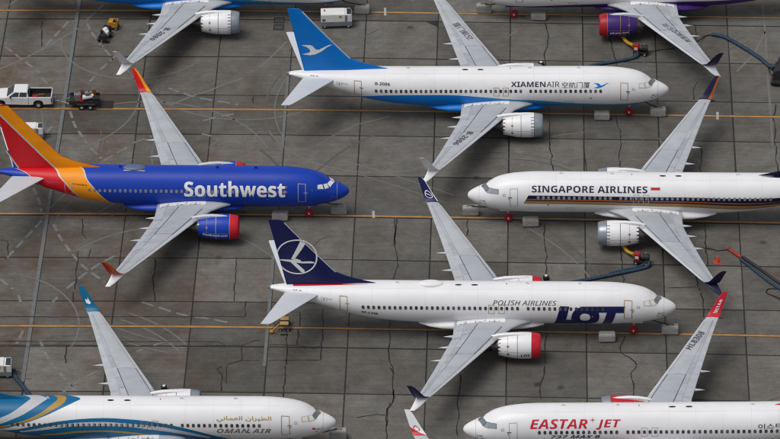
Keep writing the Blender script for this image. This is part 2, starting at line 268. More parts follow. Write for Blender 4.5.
def prof(s):
    s=min(max(s,0),38.8); n=len(PROF)
    for i in range(n-1):
        if s<=PROF[i+1][0]: break
    a=PROF[max(i-1,0)];b=PROF[i];c=PROF[i+1];d=PROF[min(i+2,n-1)]; h=c[0]-b[0]; t=(s-b[0])/h; out=[]
    for k in (1,2,3):
        sl=lambda p,q:(q[k]-p[k])/(q[0]-p[0]) if q[0]>p[0] else 0
        s0,s1,s2=sl(a,b),sl(b,c),sl(c,d)
        m0=0 if s0*s1<=0 else 2*s0*s1/(s0+s1); m1=0 if s1*s2<=0 else 2*s1*s2/(s1+s2)
        if i==0: m0=s1*1.5
        out.append((2*t**3-3*t*t+1)*b[k]+(t**3-2*t*t+t)*h*m0+(-2*t**3+3*t*t)*c[k]+(t**3-t*t)*h*m1)
    return out
def interp(x,tab):
    if x<=tab[0][0]: return tab[0][1]
    for (a,b),(c,d) in zip(tab,tab[1:]):
        if x<=c: return b+(d-b)*(x-a)/(c-a)
    return tab[-1][1]
def sinterp(x,tab):                     # smooth (Catmull-Rom) table
    n=len(tab)
    if x<=tab[0][0]: return tab[0][1]
    if x>=tab[-1][0]: return tab[-1][1]
    for i in range(n-1):
        if x<=tab[i+1][0]: break
    a,b,c,d=tab[max(i-1,0)],tab[i],tab[i+1],tab[min(i+2,n-1)]; h=c[0]-b[0]; t=(x-b[0])/h
    m0=(c[1]-a[1])/(c[0]-a[0])*h if c[0]>a[0] else 0; m1=(d[1]-b[1])/(d[0]-b[0])*h if d[0]>b[0] else 0
    return (2*t**3-3*t*t+1)*b[1]+(t**3-2*t*t+t)*m0+(-2*t**3+3*t*t)*c[1]+(t**3-t*t)*m1
SHORT=[(2.2,0),(11.2,9),(24.2,26),(37.0,38.8)]
LONG=[(0,0),(38.8,38.8)]
class Body:
    """fuselage surface; short=True takes the plugs of the shorter version out"""
    def __init__(s,short): s.tab=SHORT if short else LONG; s.g0=s.tab[0][0]; s.g1=s.tab[-1][0]
    def pr(s,g): return prof(interp(g,s.tab))
    def g(s,st): return interp(st,[(b,a) for a,b in s.tab])
    def pt(s,g,th,ns,off=0.):
        t,b,hw=s.pr(g); a=R(th); zc=(t+b)/2; hh=(t-b)/2
        n=Vector((0,ns*sin(a)*max(hh,.01),cos(a)*max(hw,.01))).normalized()
        return Vector((18-g,ns*hw*sin(a),zc+hh*cos(a)))+n*off
    def th(s,g,z):
        t,b,hw=s.pr(g); return math.degrees(math.acos(max(-1,min(1,(z-(t+b)/2)/((t-b)/2)))))
BODY=[Body(False),Body(True)]
MESH={}
def fus_mesh(short):
    k='fuselage_short' if short else 'fuselage'
    if k in MESH: return MESH[k]
    B=BODY[short]; N=64; gs=[0.004,.02,.05,.1,.2,.32]+[.45+.15*i for i in range(24)]+[4.2+.4*i for i in range(87)]; gs=[x for x in gs if x<38.75]+[38.8]
    rings=[[B.pt(B.g(s),360*i/N,1) for i in range(N)] for s in gs]
    MESH[k]=MB().rings(rings).mesh(k,True,ang=60); return MESH[k]
def decal(name,B,ns,verts,faces,m,parent,off=.012,du=.6,dv=5.):
    """flat print laid on the fuselage: verts are (station, degrees from the crown towards side ns)"""
    return print_on(name,lambda u,v:B.pt(u,v,ns,off),verts,faces,m,parent,du,dv)
def print_on(name,fn,verts,faces,m,parent,du,dv,out=lambda p:Vector((0,p.y,p.z-3.4))):
    bm=bmesh.new(); vs=[bm.verts.new((u,v,0)) for u,v in verts]
    for f in faces:
        try: bm.faces.new([vs[i] for i in f])
        except ValueError: pass
    bmesh.ops.triangulate(bm,faces=[f for f in bm.faces if len(f.verts)>4])
    us=[v[0] for v in verts]; ws=[v[1] for v in verts]
    for lo,hi,d,no in ((min(us),max(us),du,(1,0,0)),(min(ws),max(ws),dv,(0,1,0))):
        k=math.ceil(lo/d-.37+1e-6)
        while (k+.37)*d<hi-1e-6:
            c=(k+.37)*d; bmesh.ops.bisect_plane(bm,geom=bm.verts[:]+bm.edges[:]+bm.faces[:],dist=1e-5,plane_co=(c*no[0],c*no[1],0),plane_no=no); k+=1
    bmesh.ops.remove_doubles(bm,verts=bm.verts[:],dist=2e-4); bmesh.ops.dissolve_degenerate(bm,dist=1e-4,edges=bm.edges[:])
    bm.verts.ensure_lookup_table(); bm.verts.index_update()
    nrm=[]
    for v in bm.verts:
        u,q=v.co.x,v.co.y; p=fn(u,q); a=fn(u+2e-3,q)-fn(u-2e-3,q); c=fn(u,q+2e-2)-fn(u,q-2e-2); n=a.cross(c)
        n=n.normalized() if n.length>1e-12 else out(p); 
        if n.dot(out(p))<0: n=-n
        nrm.append(n); v.co=p
    bm.normal_update()
    bmesh.ops.reverse_faces(bm,faces=[f for f in bm.faces if f.normal.dot(out(f.calc_center_median()))<0])
    me=bpy.data.meshes.new(name); bm.to_mesh(me); bm.free()
    me.polygons.foreach_set('use_smooth',[True]*len(me.polygons)); me.normals_split_custom_set_from_vertices(nrm)
    return link(name,me,m,parent)
def poly(pts): return pts,[tuple(range(len(pts)))]
def frame2(u0,u1,v0,v1,wu,wv):         # rectangular outline
    v=[(u0,v0),(u1,v0),(u1,v1),(u0,v1),(u0+wu,v0+wv),(u1-wu,v0+wv),(u1-wu,v1-wv),(u0+wu,v1-wv)]
    return v,[(i,(i+1)%4,(i+1)%4+4,i+4) for i in range(4)]
def band_st(lo,hi,n=60,st0=None,st1=None):      # between two theta(station) tables
    a=max(lo[0][0],hi[0][0]) if st0 is None else st0; b=min(lo[-1][0],hi[-1][0]) if st1 is None else st1
    v=[];f=[]
    for i in range(n+1):
        x=a+(b-a)*i/n; v+=[(x,sinterp(x,lo)),(x,sinterp(x,hi))]
    return v,[(2*i,2*i+2,2*i+3,2*i+1) for i in range(n)]
def band_th(A,Bt,th0=-180,th1=180,n=72):          # between two station(|theta|) tables, wrapped over the crown
    v=[];f=[]
    ev=lambda x,T: T if isinstance(T,(int,float)) else sinterp(abs(x),T)
    for i in range(n+1):
        x=th0+(th1-th0)*i/n; v+=[(ev(x,A),x),(ev(x,Bt),x)]
    return v,[(2*i,2*i+2,2*i+3,2*i+1) for i in range(n)]
TXT={}
def style(s,up,lo,dg=None):       # plain letters to the sans styles that carry their own weight and slant
    return ''.join(chr(up+ord(ch)-65) if 'A'<=ch<='Z' else chr(lo+ord(ch)-97) if 'a'<=ch<='z' else chr(dg+ord(ch)-48) if dg and '0'<=ch<='9' else ch for ch in s)
def sans(s): return style(s,0x1D5A0,0x1D5BA,0x1D7E2)
def bold(s): return style(s,0x1D5D4,0x1D5EE,0x1D7EC)
def ital(s): return style(s,0x1D608,0x1D622,0x1D7E2)
def boit(s): return style(s,0x1D63C,0x1D656,0x1D7EC)
def text2d(s,bold=0.,shear=0.,space=1.):
    k=(s,bold,shear,space)
    if k in TXT: return TXT[k]
    c=bpy.data.curves.new('t','FONT'); c.body=s; c.offset=bold; c.shear=shear; c.resolution_u=3; c.fill_mode='FRONT'; c.space_character=space
    o=bpy.data.objects.new('t',c); COL.objects.link(o); bpy.context.view_layer.update()
    me=o.evaluated_get(bpy.context.evaluated_depsgraph_get()).to_mesh()
    v=[(p.co.x,p.co.y) for p in me.vertices]; f=[tuple(p.vertices) for p in me.polygons]
    bpy.data.objects.remove(o); bpy.data.curves.remove(c)
    x0=min(p[0] for p in v);x1=max(p[0] for p in v);y0=min(p[1] for p in v);y1=max(p[1] for p in v)
    TXT[k]=([((p[0]-x0)/(x1-x0),(p[1]-y0)/(y1-y0)) for p in v],f,(x1-x0)/(y1-y0)); return TXT[k]
def lettering(s,B,ns,uL,uR,vT,vB,m,parent,bold=0.,shear=0.,off=.018,space=1.):
    v,f,_=text2d(s,bold,shear,space)
    return decal('lettering',B,ns,[(uL+(uR-uL)*a,vB+(vT-vB)*b) for a,b in v],f,m,parent,off,du=1.)

# ---- wing: (y, LE, TE, z)
WS=[(0,13.3,21.1,2.05,.11),(1.6,13.9,21.15,2.2,.115),(2.1,14.75,21.17,2.24,.12),(3.0,15.72,21.2,2.34,.125),(4.5,16.68,21.25,2.50,.125),(5.2,17.05,21.33,2.58,.12),(8,18.53,22.02,2.88,.115),(11,20.12,22.77,3.22,.11),(14,21.70,23.55,3.58,.105),(16.2,22.86,24.16,3.85,.10),(16.62,23.10,24.32,3.92,.10)]
XI=[0,.006,.02,.05,.1,.18,.28,.4,.52,.64,.76,.87,.95,1.]
def thick(x): return 5*(.2969*math.sqrt(x)-.126*x-.3516*x*x+.2843*x**3-.1036*x**4)
def wing_at(y,k): return interp(abs(y),[(q[0],q[k]) for q in WS])
def wing_top(st,y,off=0.):
    le,te,z,t=(wing_at(y,k) for k in (1,2,3,4)); c=te-le; x=max(0,min(1,(st-le)/c))
    return Vector((18-st,y,z+c*(t*thick(x)*1.0+.03*x*(1-x)*2)+off))
def airfoil_loop(le,te,t,cam=.03):
    c=te-le; up=[(le+c*x,c*(t*thick(x)+2*cam*x*(1-x))) for x in XI]; lo=[(le+c*x,c*(-t*.85*thick(x)+2*cam*x*(1-x))) for x in reversed(XI[1:-1])]
    return up+lo
def wing_mesh(sd):
    k=('wing',sd)
    if k not in MESH: MESH[k]=MB().rings([[(18-st,sd*y,z+dz) for st,dz in airfoil_loop(le,te,t)] for y,le,te,z,t in WS]).mesh('wing',True,ang=50)
    return MESH[k]
def fin_loft(key,secs,t):     # secs: (y,z,LE,TE): thin blade, thickness across its own span direction
    if key in MESH: return MESH[key]
    rings=[]; n=len(secs)
    for i,(y,z,le,te) in enumerate(secs):
        a=secs[max(i-1,0)];b=secs[min(i+1,n-1)]; d=Vector((0,b[0]-a[0],b[1]-a[1])).normalized(); nn=Vector((0,-d.z,d.y))
        rings.append([Vector((18-st,y,z))+nn*dz for st,dz in airfoil_loop(le,te,t,0)])
    MESH[key]=MB().rings(rings).mesh('winglet',True,ang=50); return MESH[key]
WL_UP=[(16.62,3.93,23.10,24.32),(16.85,4.02,23.22,24.42),(17.08,4.22,23.42,24.55),(17.25,4.55,23.68,24.68),(17.45,5.1,24.02,24.87),(17.7,5.7,24.42,25.08),(17.86,6.05,24.78,25.2)]
WL_LO=[(16.66,3.90,23.14,24.34),(16.95,3.76,23.42,24.46),(17.35,3.4,23.95,24.72),(17.66,3.1,24.52,24.96)]
def wl_mesh(sd,up):
    S_=WL_UP if up else WL_LO; return fin_loft(('wl',sd,up),[(sd*y,z,a,b) for y,z,a,b in S_],.09)
def wlprint(name,sd,inner,verts,faces,m,parent,off=.02):
    """verts (chord fraction, span fraction) on one face of the upper winglet"""
    def fn(x,t):
        L=WL_UP; k=t*(len(L)-1); i=max(0,min(len(L)-2,int(k))); w_=k-i; q=[L[i][j]+(L[i+1][j]-L[i][j])*w_ for j in range(4)]
        dd=Vector((0,sd*(L[i+1][0]-L[i][0]),L[i+1][1]-L[i][1])).normalized(); n=Vector((0,-dd.z,dd.y))
        if (n.y*sd<0)!=inner: n=-n
        c=q[3]-q[2]; xx=max(0,min(1,x)); return Vector((18-(q[2]+c*x),sd*q[0],q[1]))+n*(c*.09*thick(xx)+off)
    return print_on(name,fn,verts,faces,m,parent,.15,1/6.,lambda p:Vector((0,-sd if inner else sd,.3)))
TS=[(.5,4.72,33.6,37.35),(1.0,4.78,34.1,37.5),(3,5.03,35.5,38.1),(5.5,5.34,37.24,38.85),(6.9,5.52,38.2,39.27),(7.16,5.56,38.5,39.33)]
def tail_mesh(sd): return fin_loft(('tp',sd),[(sd*y,z,a,b) for y,z,a,b in TS],.09)
FLE=[(5.2,28.2),(5.55,28.75),(5.75,29.6),(6.05,30.7),(6.35,31.6),(6.75,32.45),(7.6,33.22),(8.82,34.28),(10.3,35.56),(12.3,37.2),(12.55,37.45),(12.64,37.75)]
def fin_te(z): return 37.28+(z-5.5)*.211
def fin_half(st,z):
    le=interp(z,FLE); te=fin_te(z); main=interp(z,[(5,32.0-.6),(12.6,37.4)]); T=interp(z,[(5,.24),(12.5,.075)])
    if st<=le or st>=te: return .012
    a=min(1,((st-le)/max(te-le,.1)/.3)) ; s1=math.sqrt(max(a*(2-a),0)); b=max(0,min(1,(te-st)/(te-le)/.7))
    core=max(0,min(1,(st-main+1.2)/2.2)); 
    return max(.012,T*s1*(b**.8)*(.25+.75*core))
def fin_mesh():
    if 'fin' in MESH: return MESH['fin']
    zs=[5.2,5.4,5.55,5.65,5.75,5.9,6.05,6.2,6.35,6.55,6.75,7.1,7.6,8.2,8.82,9.5,10.3,11.2,12.3,12.45,12.55,12.62]; rings=[]
    xs=[0,.01,.03,.06,.1,.16,.24,.34,.46,.6,.75,.88,1]
    for z in zs:
        le=interp(z,FLE); te=fin_te(z); st=[le+(te-le)*x for x in xs]
        rings.append([(18-s,fin_half(s,z),z) for s in st]+[(18-s,-fin_half(s,z),z) for s in reversed(st)])
    MESH['fin']=MB().rings(rings).mesh('fin',True,ang=50); return MESH['fin']
def finprint(name,ns,verts,faces,m,parent,off=.014): return print_on(name,lambda u,v:Vector((18-u,ns*(fin_half(u,v)+off),v)),verts,faces,m,parent,.3,.4,lambda p:Vector((0,ns,0)))
# ---- engine (axis at y=+-4.83, z=1.72)
EZ=1.72
NAC=[(13.75,1.265),(14.1,1.29),(14.6,1.30),(15.1,1.285),(15.6,1.235),(16.1,1.15),(16.5,1.055)]
LIPP=[(13.7,.86),(13.3,.87),(13.05,.93),(12.94,.99),(12.9,1.05),(12.94,1.1),(13.05,1.15),(13.25,1.2),(13.5,1.24),(13.75,1.265)]
def nac_r(st): return interp(st,[(13.0,1.13)]+LIPP[7:]+NAC[1:])
def lathe(pr,n=48,sq=True):
    out=[]
    for st,r in pr:
        ring=[]
        for i in range(n):
            a=2*pi*i/n; rz=r*(1 if cos(a)>0 else .965); ring.append((18-st,r*sin(a),rz*cos(a)))
        out.append(ring)
    return out
def eng_meshes():
    if 'eng' in MESH: return MESH['eng']
    n=48; r=lathe(NAC,n); last=[]
    for i in range(n):
        t=(i%3==0); st=16.62 if t else 16.93; rr=1.025 if t else .95; a=2*pi*i/n; last.append((18-st,rr*sin(a),rr*cos(a)*(1 if cos(a)>0 else .965)))
    inner=[(18-16.4,.9*sin(2*pi*i/n),.9*cos(2*pi*i/n)) for i in range(n)]
    d={}
    d['nac']=MB().rings(r+[last,inner],False,False).mesh('engine_nacelle',True,ang=35,fix=True)
    d['lip']=MB().rings(lathe(LIPP,n),False,False).mesh('inlet_lip',True,ang=60)
    sp=[(13.25,.01),(13.35,.1),(13.55,.2),(13.7,.27)]
    d['fan']=MB().rings(lathe([(13.69,.27),(13.7,.868)],n),False,False).rings(lathe(sp,n),True,False).mesh('fan',True)
    d['core']=MB().rings(lathe([(16.0,.86),(16.4,.74),(16.9,.66),(17.5,.52),(17.52,.44),(17.3,.4)],32),True,False).rings(lathe([(17.2,.36),(17.6,.33),(18.1,.2),(18.45,.04)],32),False,True).mesh('exhaust_core',True)
    sec=[(13.95,.04,2.9,3.0),(14.5,.16,2.8,3.1),(15.5,.2,2.75,3.16),(16.4,.2,2.5,3.10),(17.1,.17,2.35,2.98),(17.6,.13,2.3,2.82),(18.0,.08,2.3,2.6)]
    d['pyl']=MB().rings([[(18-s,-w_,z0),(18-s,w_,z0),(18-s,w_,z1-.06),(18-s,w_*.5,z1),(18-s,-w_*.5,z1),(18-s,-w_,z1-.06)] for s,w_,z0,z1 in [(a,b,c-EZ,e-EZ) for a,b,c,e in sec]]).mesh('pylon',True,ang=50)
    MESH['eng']=d; return d
def engprint(name,ns,verts,faces,m,parent,off=.012):   # (station, degrees from top towards side ns)
    def fn(u,v):
        r=nac_r(u)+off; a=R(v); return Vector((18-u,ns*r*sin(a),r*cos(a)*(1 if cos(a)>0 else .965)))
    return print_on(name,fn,verts,faces,m,parent,.3,6.,lambda p:Vector((0,p.y,p.z)))
def win_mesh(B,g,ns,key,wd=.27,ht=.36,z=3.9):
    if key is not None and (key,ns) in MESH: return MESH[(key,ns)]
    v=[]; t0=B.th(g,z)
    hh=(B.pr(g)[0]-B.pr(g)[1])/2
    for i in range(14):
        a=2*pi*i/14; u=abs(cos(a))**.6*math.copysign(1,cos(a)); q=abs(sin(a))**.6*math.copysign(1,sin(a))
        v.append(B.pt(g+u*wd/2,t0+math.degrees(q*ht/2/hh),ns,.022)-Vector((18-g,0,0)))
    me=MB().add(v,[tuple(range(14))]).mesh('window',fix=False)
    if key is not None: MESH[(key,ns)]=me
    return me
BIRD=[(37.45,8.34),(36.57,8.38),(36.27,8.24),(36.04,7.9),(35.7,7.82),(35.13,8.18),(34.67,8.41),(34.28,8.43),(34.79,8.18),(35.4,7.64),(36.0,7.29),(36.6,7.15),(37.41,7.25),(36.76,7.43),(36.55,7.58),(36.58,7.82),(36.88,8.1)]
def wheel(parent,x,y,r,wd,name='wheel',hub=True):
    k=('wheel',r,wd)
    if k not in MESH:
        b=MB(); rr=[(-wd/2,r*.55),(-wd/2,r*.85),(-wd*.38,r*.97),(0,r),(wd*.38,r*.97),(wd/2,r*.85),(wd/2,r*.55)]
        b.rings([[(q*cos(2*pi*i/20),yy,q*sin(2*pi*i/20)) for i in range(20)] for yy,q in rr]); MESH[k]=b.mesh('wheel',True)
        h=MB(); 
        for s in (-1,1): h.cyl((0,s*wd*.3,0),(0,s*wd*.53,0),r*.5,r*.46,16)
        MESH[('hub',r,wd)]=h.mesh('hub',True)
    o=link(name,MESH[k],DARK,parent,(x,y,r))
    if hub and parent.parent is None: link('hub',MESH[('hub',r,wd)],GREYL,o)
    return o
COVER=None
def jet(name_label,X0,Y0,hd,d,sp):
    """X0,Y0: where the nose stands; hd: heading in degrees; d=+1 nose to the right, -1 to the left"""
    h=R(hd); short=sp.get('short',0); B=BODY[short]; ns=-d
    root=empty('passenger_jet',(X0-d*18*cos(h),Y0-d*18*sin(h),0),h+(0 if d>0 else pi),name_label,'airplane','parked passenger jets')
    fus=link('fuselage',fus_mesh(short),sp.get('body',WHITE),root)
    sh0=18-(18-B.g0) ; dx_n=-B.g0; dx_t=38.8-B.g1
    # belly fairing
    if 'fair' not in MESH:
        rg=[]
        for s,wd,z0,z1 in [(12.6,1.0,1.3,1.8),(13.4,1.45,1.22,2.0),(14.4,1.8,1.14,2.25),(15.6,2.0,1.08,2.4),(18,2.1,1.05,2.5),(21,2.1,1.05,2.45),(22.4,1.95,1.12,2.3),(23.6,1.6,1.28,2.05),(24.6,1.0,1.4,1.8)]:
            rg.append([(18-s,wd*cos(2*pi*i/28),(z0+z1)/2+(z1-z0)/2*sin(2*pi*i/28)) for i in range(28)])
        MESH['fair']=MB().rings(rg).mesh('belly_fairing',True)
    link('belly_fairing',MESH['fair'],sp.get('belly',WHITE),root)
    # cabin windows on the side that shows
    wz=sp.get('winz',3.9); w0,w1=sp.get('wins',(6.5,29.9)); c0,c1=(9.4,22.2) if short else (7.2,23.0)
    k=0; g=16.66-.508*40
    while g<w1:
        if g>w0 and abs(g-14.63)>.2 and not any(abs(g-q)<.2 for q in sp.get('nowin',())):
            const=c0<g<c1; me=win_mesh(B,g,ns,('win',wz) if const else None,z=wz)
            link('window',me,sp['winm'] if 'winm' in sp else random.choice((WIN,WIN,WIN2,WIN3)),fus,(18-g,0,0))
        g+=.508
    ol=sp.get('outline',GOLDL)
    # doors: service door forward, rear door, two over-wing exits
    def outline(nm,g0,g1,z0,z1,m,wl=.055):
        gm=(g0+g1)/2; t0,t1=B.th(gm,z1),B.th(gm,z0); hh=(B.pr(gm)[0]-B.pr(gm)[1])/2
        decal(nm,B,ns,*frame2(g0,g1,t0,t1,wl,math.degrees(wl/hh)),m,fus,.024)
    gd=B.g(4.6); outline('door',gd-.39,gd+.39,2.72,4.62,ol)
    gd=B.g(31.74); outline('door',gd-.38,gd+.38,3.3,4.86,ol)
    outline('overwing_exit',17.62-.29,17.62+.29,3.35,4.25,ol,.04); outline('overwing_exit',16.66-.29,16.66+.29,3.35,4.25,ol,.04)
    for gq in (4.25,31.4):          # door handle and hinge marks
        gd=B.g(gq); t=B.th(gd,3.75 if gq<9 else 4.2); decal('door_handle',B,ns,*poly([(gd-.22,t-1.2),(gd+.18,t-1.2),(gd+.18,t+1.2),(gd-.22,t+1.2)]),sp.get('handle',LINE),fus,.026)
    # radome joint, cockpit glass on both sides
    gr=B.g(1.15); decal('radome_joint',B,ns,*band_th(gr,gr+.03,-150,150),GREYL,fus,.006)
    CK=[[(3.07,50),(2.60,43.5),(2.46,60),(3.05,64.5)],[(2.50,41.5),(2.17,32),(1.95,48),(2.34,58.5)],[(2.13,33),(1.84,2.5),(1.42,3),(1.83,43)]]
    for sg in (ns,-ns):
        for q in CK:
            P=[(B.g(a),b) for a,b in q]; cx=sum(p[0] for p in P)/4; cy=sum(p[1] for p in P)/4
            O=[((a-cx)*1.16+cx,(b-cy)*1.14+cy) for a,b in P]
            fr=decal('window_frame',B,sg,*poly(O),sp.get('ckframe',LINE),fus,.014,du=.15,dv=4.)
            decal('cockpit_window',B,sg,*poly(P),CKF if q is CK[2] and not short else sp.get('ckglass',CKG),fus,.022,du=.15,dv=4.)
    # crown details: two dark vents, antennas, beacon
    for gq in ((20.8,19.25) if not short else (19.6,)):
        if short: break
        decal('crown_vent',B,ns,*poly([(gq+.32*cos(2*pi*i/16),6+3.2*sin(2*pi*i/16)) for i in range(16)]),DARK,fus,.02)
    for gq in (9.2,14.2,26.6):
        gg=B.g(gq); 
        MB().prism([(18-gg-.22,5.48),(18-gg+.2,5.48),(18-gg+.02,5.74),(18-gg-.16,5.74)],-.025,.025).build('blade_antenna',sp.get('body',WHITE),fus)
    bb=MB(); gg=B.g(16.2); bb.cyl((18-gg,0,5.48),(18-gg,0,5.57),.06,.04,12); bb.build('beacon_light',REDC,fus)
    pr=MB(); 
    for zz in (2.75,3.0): pr.cyl((18-B.g(1.55),ns*.98,zz),(18-B.g(1.2),ns*1.06,zz),.03,.015,8)
    pr.build('pitot_probes',LINE,fus)['kind']='stuff'
    jm=sp.get('joint',SKINJ); v=[];f=[]
    for q in (6.1,8.7,11.2,13.8,18.9,21.4,23.9,26.5,29.0,33.0,35.2):
        g=B.g(q); vv,ff=band_th(g,g+.018,-150,150,60); o_=len(v); v+=vv; f+=[tuple(i+o_ for i in t) for t in ff]
    decal('skin_joint',B,ns,v,f,jm,fus,.005,du=50.,dv=50.)['kind']='stuff'
    for tq in (22,112):
        decal('skin_joint',B,ns,*band_st([(B.g(5.2),tq),(B.g(31),tq)],[(B.g(5.2),tq+.55),(B.g(31),tq+.55)],40),jm,fus,.0056)
    def hatch(gq,t,wg_,wt,m,solid=False):
        g=B.g(gq)
        decal('service_hatch',B,ns,*(poly([(g-wg_,t-wt),(g+wg_,t-wt),(g+wg_,t+wt),(g-wg_,t+wt)]) if solid else frame2(g-wg_,g+wg_,t-wt,t+wt,.03,.9)),m,fus,.02)
    hm=sp.get('hatch',HATCH)
    hatch(3.65,70,.13,3.5,hm); hatch(33.6,78,.28,7,hm); hatch(33.62,80,.05,5,hm,True); hatch(33.1,74,.35,.8,hm,True)
    hatch(1.62,90,.14,2.6,hm,True); hatch(1.75,104,.1,2.4,hm,True); hatch(4.15,84,.06,1.5,hm,True); hatch(8.0,100,.09,2.0,hm,True); hatch(10.2,116,.4,5,hm)
    for q in (35.9,36.25,36.5): hatch(q,52,.1,3,hm,True)
    # APU exhaust
    MB().cyl((18-B.g1+.02,0,4.975),(18-B.g1-.14,0,4.985),.24,.19,20).build('tail_exhaust',METAL,fus,smooth=True)
    # wings
    for sd in (1,-1):
        wg=link('wing',wing_mesh(sd),sp.get('wing',WINGC),root)
        near=(sd==ns)
        up=sp.get('wl_up',WHITE); lo=sp.get('wl_lo',WHITE)
        if not near: up=sp.get('wl_up_far',up)
        link('winglet',wl_mesh(sd,1),up,wg); link('lower_winglet',wl_mesh(sd,0),lo,wg)
        if 'wl_print' in sp and not near:
            for q_,m_ in sp['wl_print']: wlprint('winglet_print',sd,True,*q_,m_,wg)
        if 'wl_print_near' in sp and near:
            for q_,m_ in sp['wl_print_near']: wlprint('winglet_print',sd,False,*q_,m_,wg)
        if ('slat',sd) not in MESH:
            b=MB(); ys=[5.6,6.5,8,9.5,11,12.5,14,15.2,16.2]; xx=[0,.004,.015,.035,.075]; v=[];q=len(xx)
            for y in ys:
                le,te=wing_at(y,1),wing_at(y,2)
                for x in xx: p=wing_top(le+(te-le)*x,sd*y,.012); p.x+=.012*(1-x/.075); v.append(p)
            b.add(v,[(i*q+j,i*q+j+1,(i+1)*q+j+1,(i+1)*q+j) for i in range(len(ys)-1) for j in range(q-1)]); MESH[('slat',sd)]=b.mesh('slat',True)
            def wline(pts,wd):
                b=MB(); P=[]
                for (s0,y0),(s1,y1) in zip(pts,pts[1:]):
                    n=8; P+=[(s0+(s1-s0)*i/n,y0+(y1-y0)*i/n) for i in range(n)]
                P.append(pts[-1]); v=[]
                for i,(s_,y_) in enumerate(P):
                    a=P[max(i-1,0)];c=P[min(i+1,len(P)-1)]; dd=Vector((c[0]-a[0],c[1]-a[1])).normalized(); 
                    for e in (1,-1): v.append(wing_top(s_-dd.y*wd/2*e,sd*(y_+dd.x*wd/2*e),.014))
                b.add(v,[(2*i,2*i+1,2*i+3,2*i+2) for i in range(len(P)-1)]); return b
            A=wline([(18.95,2.6),(20.9,8.4)],.07); A.v and None
            B2=wline([(16.6,3.1),(19.15,8.4)],.07); A.add(B2.v,B2.f); MESH[('wlA',sd)]=A.mesh('walkway_line',fix=False)
            F=wline([(20.9,8.4),(23.75,16.2)],.045); 
            for l,wd in (([(19.15,8.4),(20.9,8.4)],.03),([(20.2,2.3),(20.45,5.2),(21.15,8.0),(23.1,13.9),(23.82,16.2)],.03),([(19.15,8.4),(22.98,15.9)],.03),([(21.75,10.4),(22.6,10.4)],.03),([(23.2,14.2),(23.5,14.2)],.03),([(20.5,5.25),(21.3,5.25)],.03)):
                q_=wline(l,wd); F.add(q_.v,q_.f)
            MESH[('wlF',sd)]=F.mesh('panel_line',fix=False)
            # flap track fairings
            for k_,(yy,s1,r) in enumerate(((4.4,22.15,.16),(6.6,22.6,.155),(9.2,23.25,.14))):
                te=wing_at(yy,2); z=wing_at(yy,3); s0=te-2.2; rg=[]
                for t in (0,.06,.2,.45,.7,.88,.97,1):
                    ss=s0+(s1-s0)*t; rr=r*math.sin(min(1,t*2.2+.05)*pi/2)*(1 if t<.6 else max(.06,1-((t-.6)/.4)**1.6)); zc=z-.16+.02*t
                    rg.append([(18-ss,sd*yy+rr*cos(2*pi*i/12),zc+rr*1.15*sin(2*pi*i/12)) for i in range(12)])
                MESH[('ftf',sd,k_)]=MB().rings(rg).mesh('flap_fairing',True)
            # root fillet panel and its stencil marks
            b=MB(); v=[]; n=12
            for i in range(n+1):
                s_=16.3+(20.9-16.3)*i/n; v+=[wing_top(s_,sd*1.6,.02),wing_top(s_,sd*(2.35+.1*sin(i*1.7)),.016)]
            b.add(v,[(2*i,2*i+1,2*i+3,2*i+2) for i in range(n)]); MESH[('root',sd)]=b.mesh('root_fillet',fix=False)
            b=MB(); rn=random.Random(3)
            for i in range(9):
                s_=16.8+.46*i; y_=2.25+.08*sin(i*1.7); l_=rn.uniform(.1,.24)
                b.add([wing_top(s_,sd*y_,.03),wing_top(s_+l_,sd*y_,.03),wing_top(s_+l_,sd*(y_+.06),.03),wing_top(s_,sd*(y_+.06),.03)],[(0,1,2,3)])
                if i%2: b.add([wing_top(s_,sd*(y_-.3),.034),wing_top(s_+.05,sd*(y_-.3),.034),wing_top(s_+.05,sd*(y_-.05),.034),wing_top(s_,sd*(y_-.05),.034)],[(0,1,2,3)])
            MESH[('sten',sd)]=b.mesh('stencil_marks',fix=False)
            def wpatch(key,x0,x1,y0,y1,off,lin=None,nx=4,n=10):
                v=[]
                for i in range(n+1):
                    y=y0+(y1-y0)*i/n; le,te=wing_at(y,1),wing_at(y,2)
                    s0,s1=(lin[0]+lin[1]*(y-y0),lin[2]+lin[3]*(y-y0)) if lin else (le+(te-le)*x0,le+(te-le)*x1)
                    for j in range(nx+1): v.append(wing_top(s0+(s1-s0)*j/nx,sd*y,off))
                MESH[(key,sd)]=MB().add(v,[(i*(nx+1)+j,i*(nx+1)+j+1,(i+1)*(nx+1)+j+1,(i+1)*(nx+1)+j) for i in range(n) for j in range(nx)]).mesh(key,fix=False)
            wpatch('wing_box_panel',0,0,3.1,8.36,.009,(16.68,.482,19.05,.345),8,14)
            for q_,(y0,y1) in enumerate(((2.45,4.95),(5.4,8.5),(8.56,11.8),(12.2,16.1))): wpatch('flap%d'%q_,.815,.985,y0,y1,.014)
            for k_,(y0,y1) in enumerate(((3.0,4.5),(5.6,7.05),(7.1,8.55),(8.6,10.05),(10.1,11.6))):
                v=[]; n=4
                for i in range(n+1):
                    y=y0+.03+(y1-y0-.06)*i/n; le,te=wing_at(y,1),wing_at(y,2)
                    for x in (.655,.72,.79): v.append(wing_top(le+(te-le)*x,sd*y,.022))
                MESH[('spo',sd,k_)]=MB().add(v,[(3*i+j,3*i+j+1,3*i+j+4,3*i+j+3) for i in range(n) for j in range(2)]).mesh('spoiler_panel',fix=False)
        link('slat',MESH[('slat',sd)],SLAT,wg); link('walkway_line',MESH[('wlA',sd)],LINE,wg); link('panel_line',MESH[('wlF',sd)],LINEF,wg)['kind']='stuff'
        for k_ in range(3): link('flap_fairing',MESH[('ftf',sd,k_)],STABC,wg)
        link('wing_box_panel',MESH[('wing_box_panel',sd)],BOXP,wg)
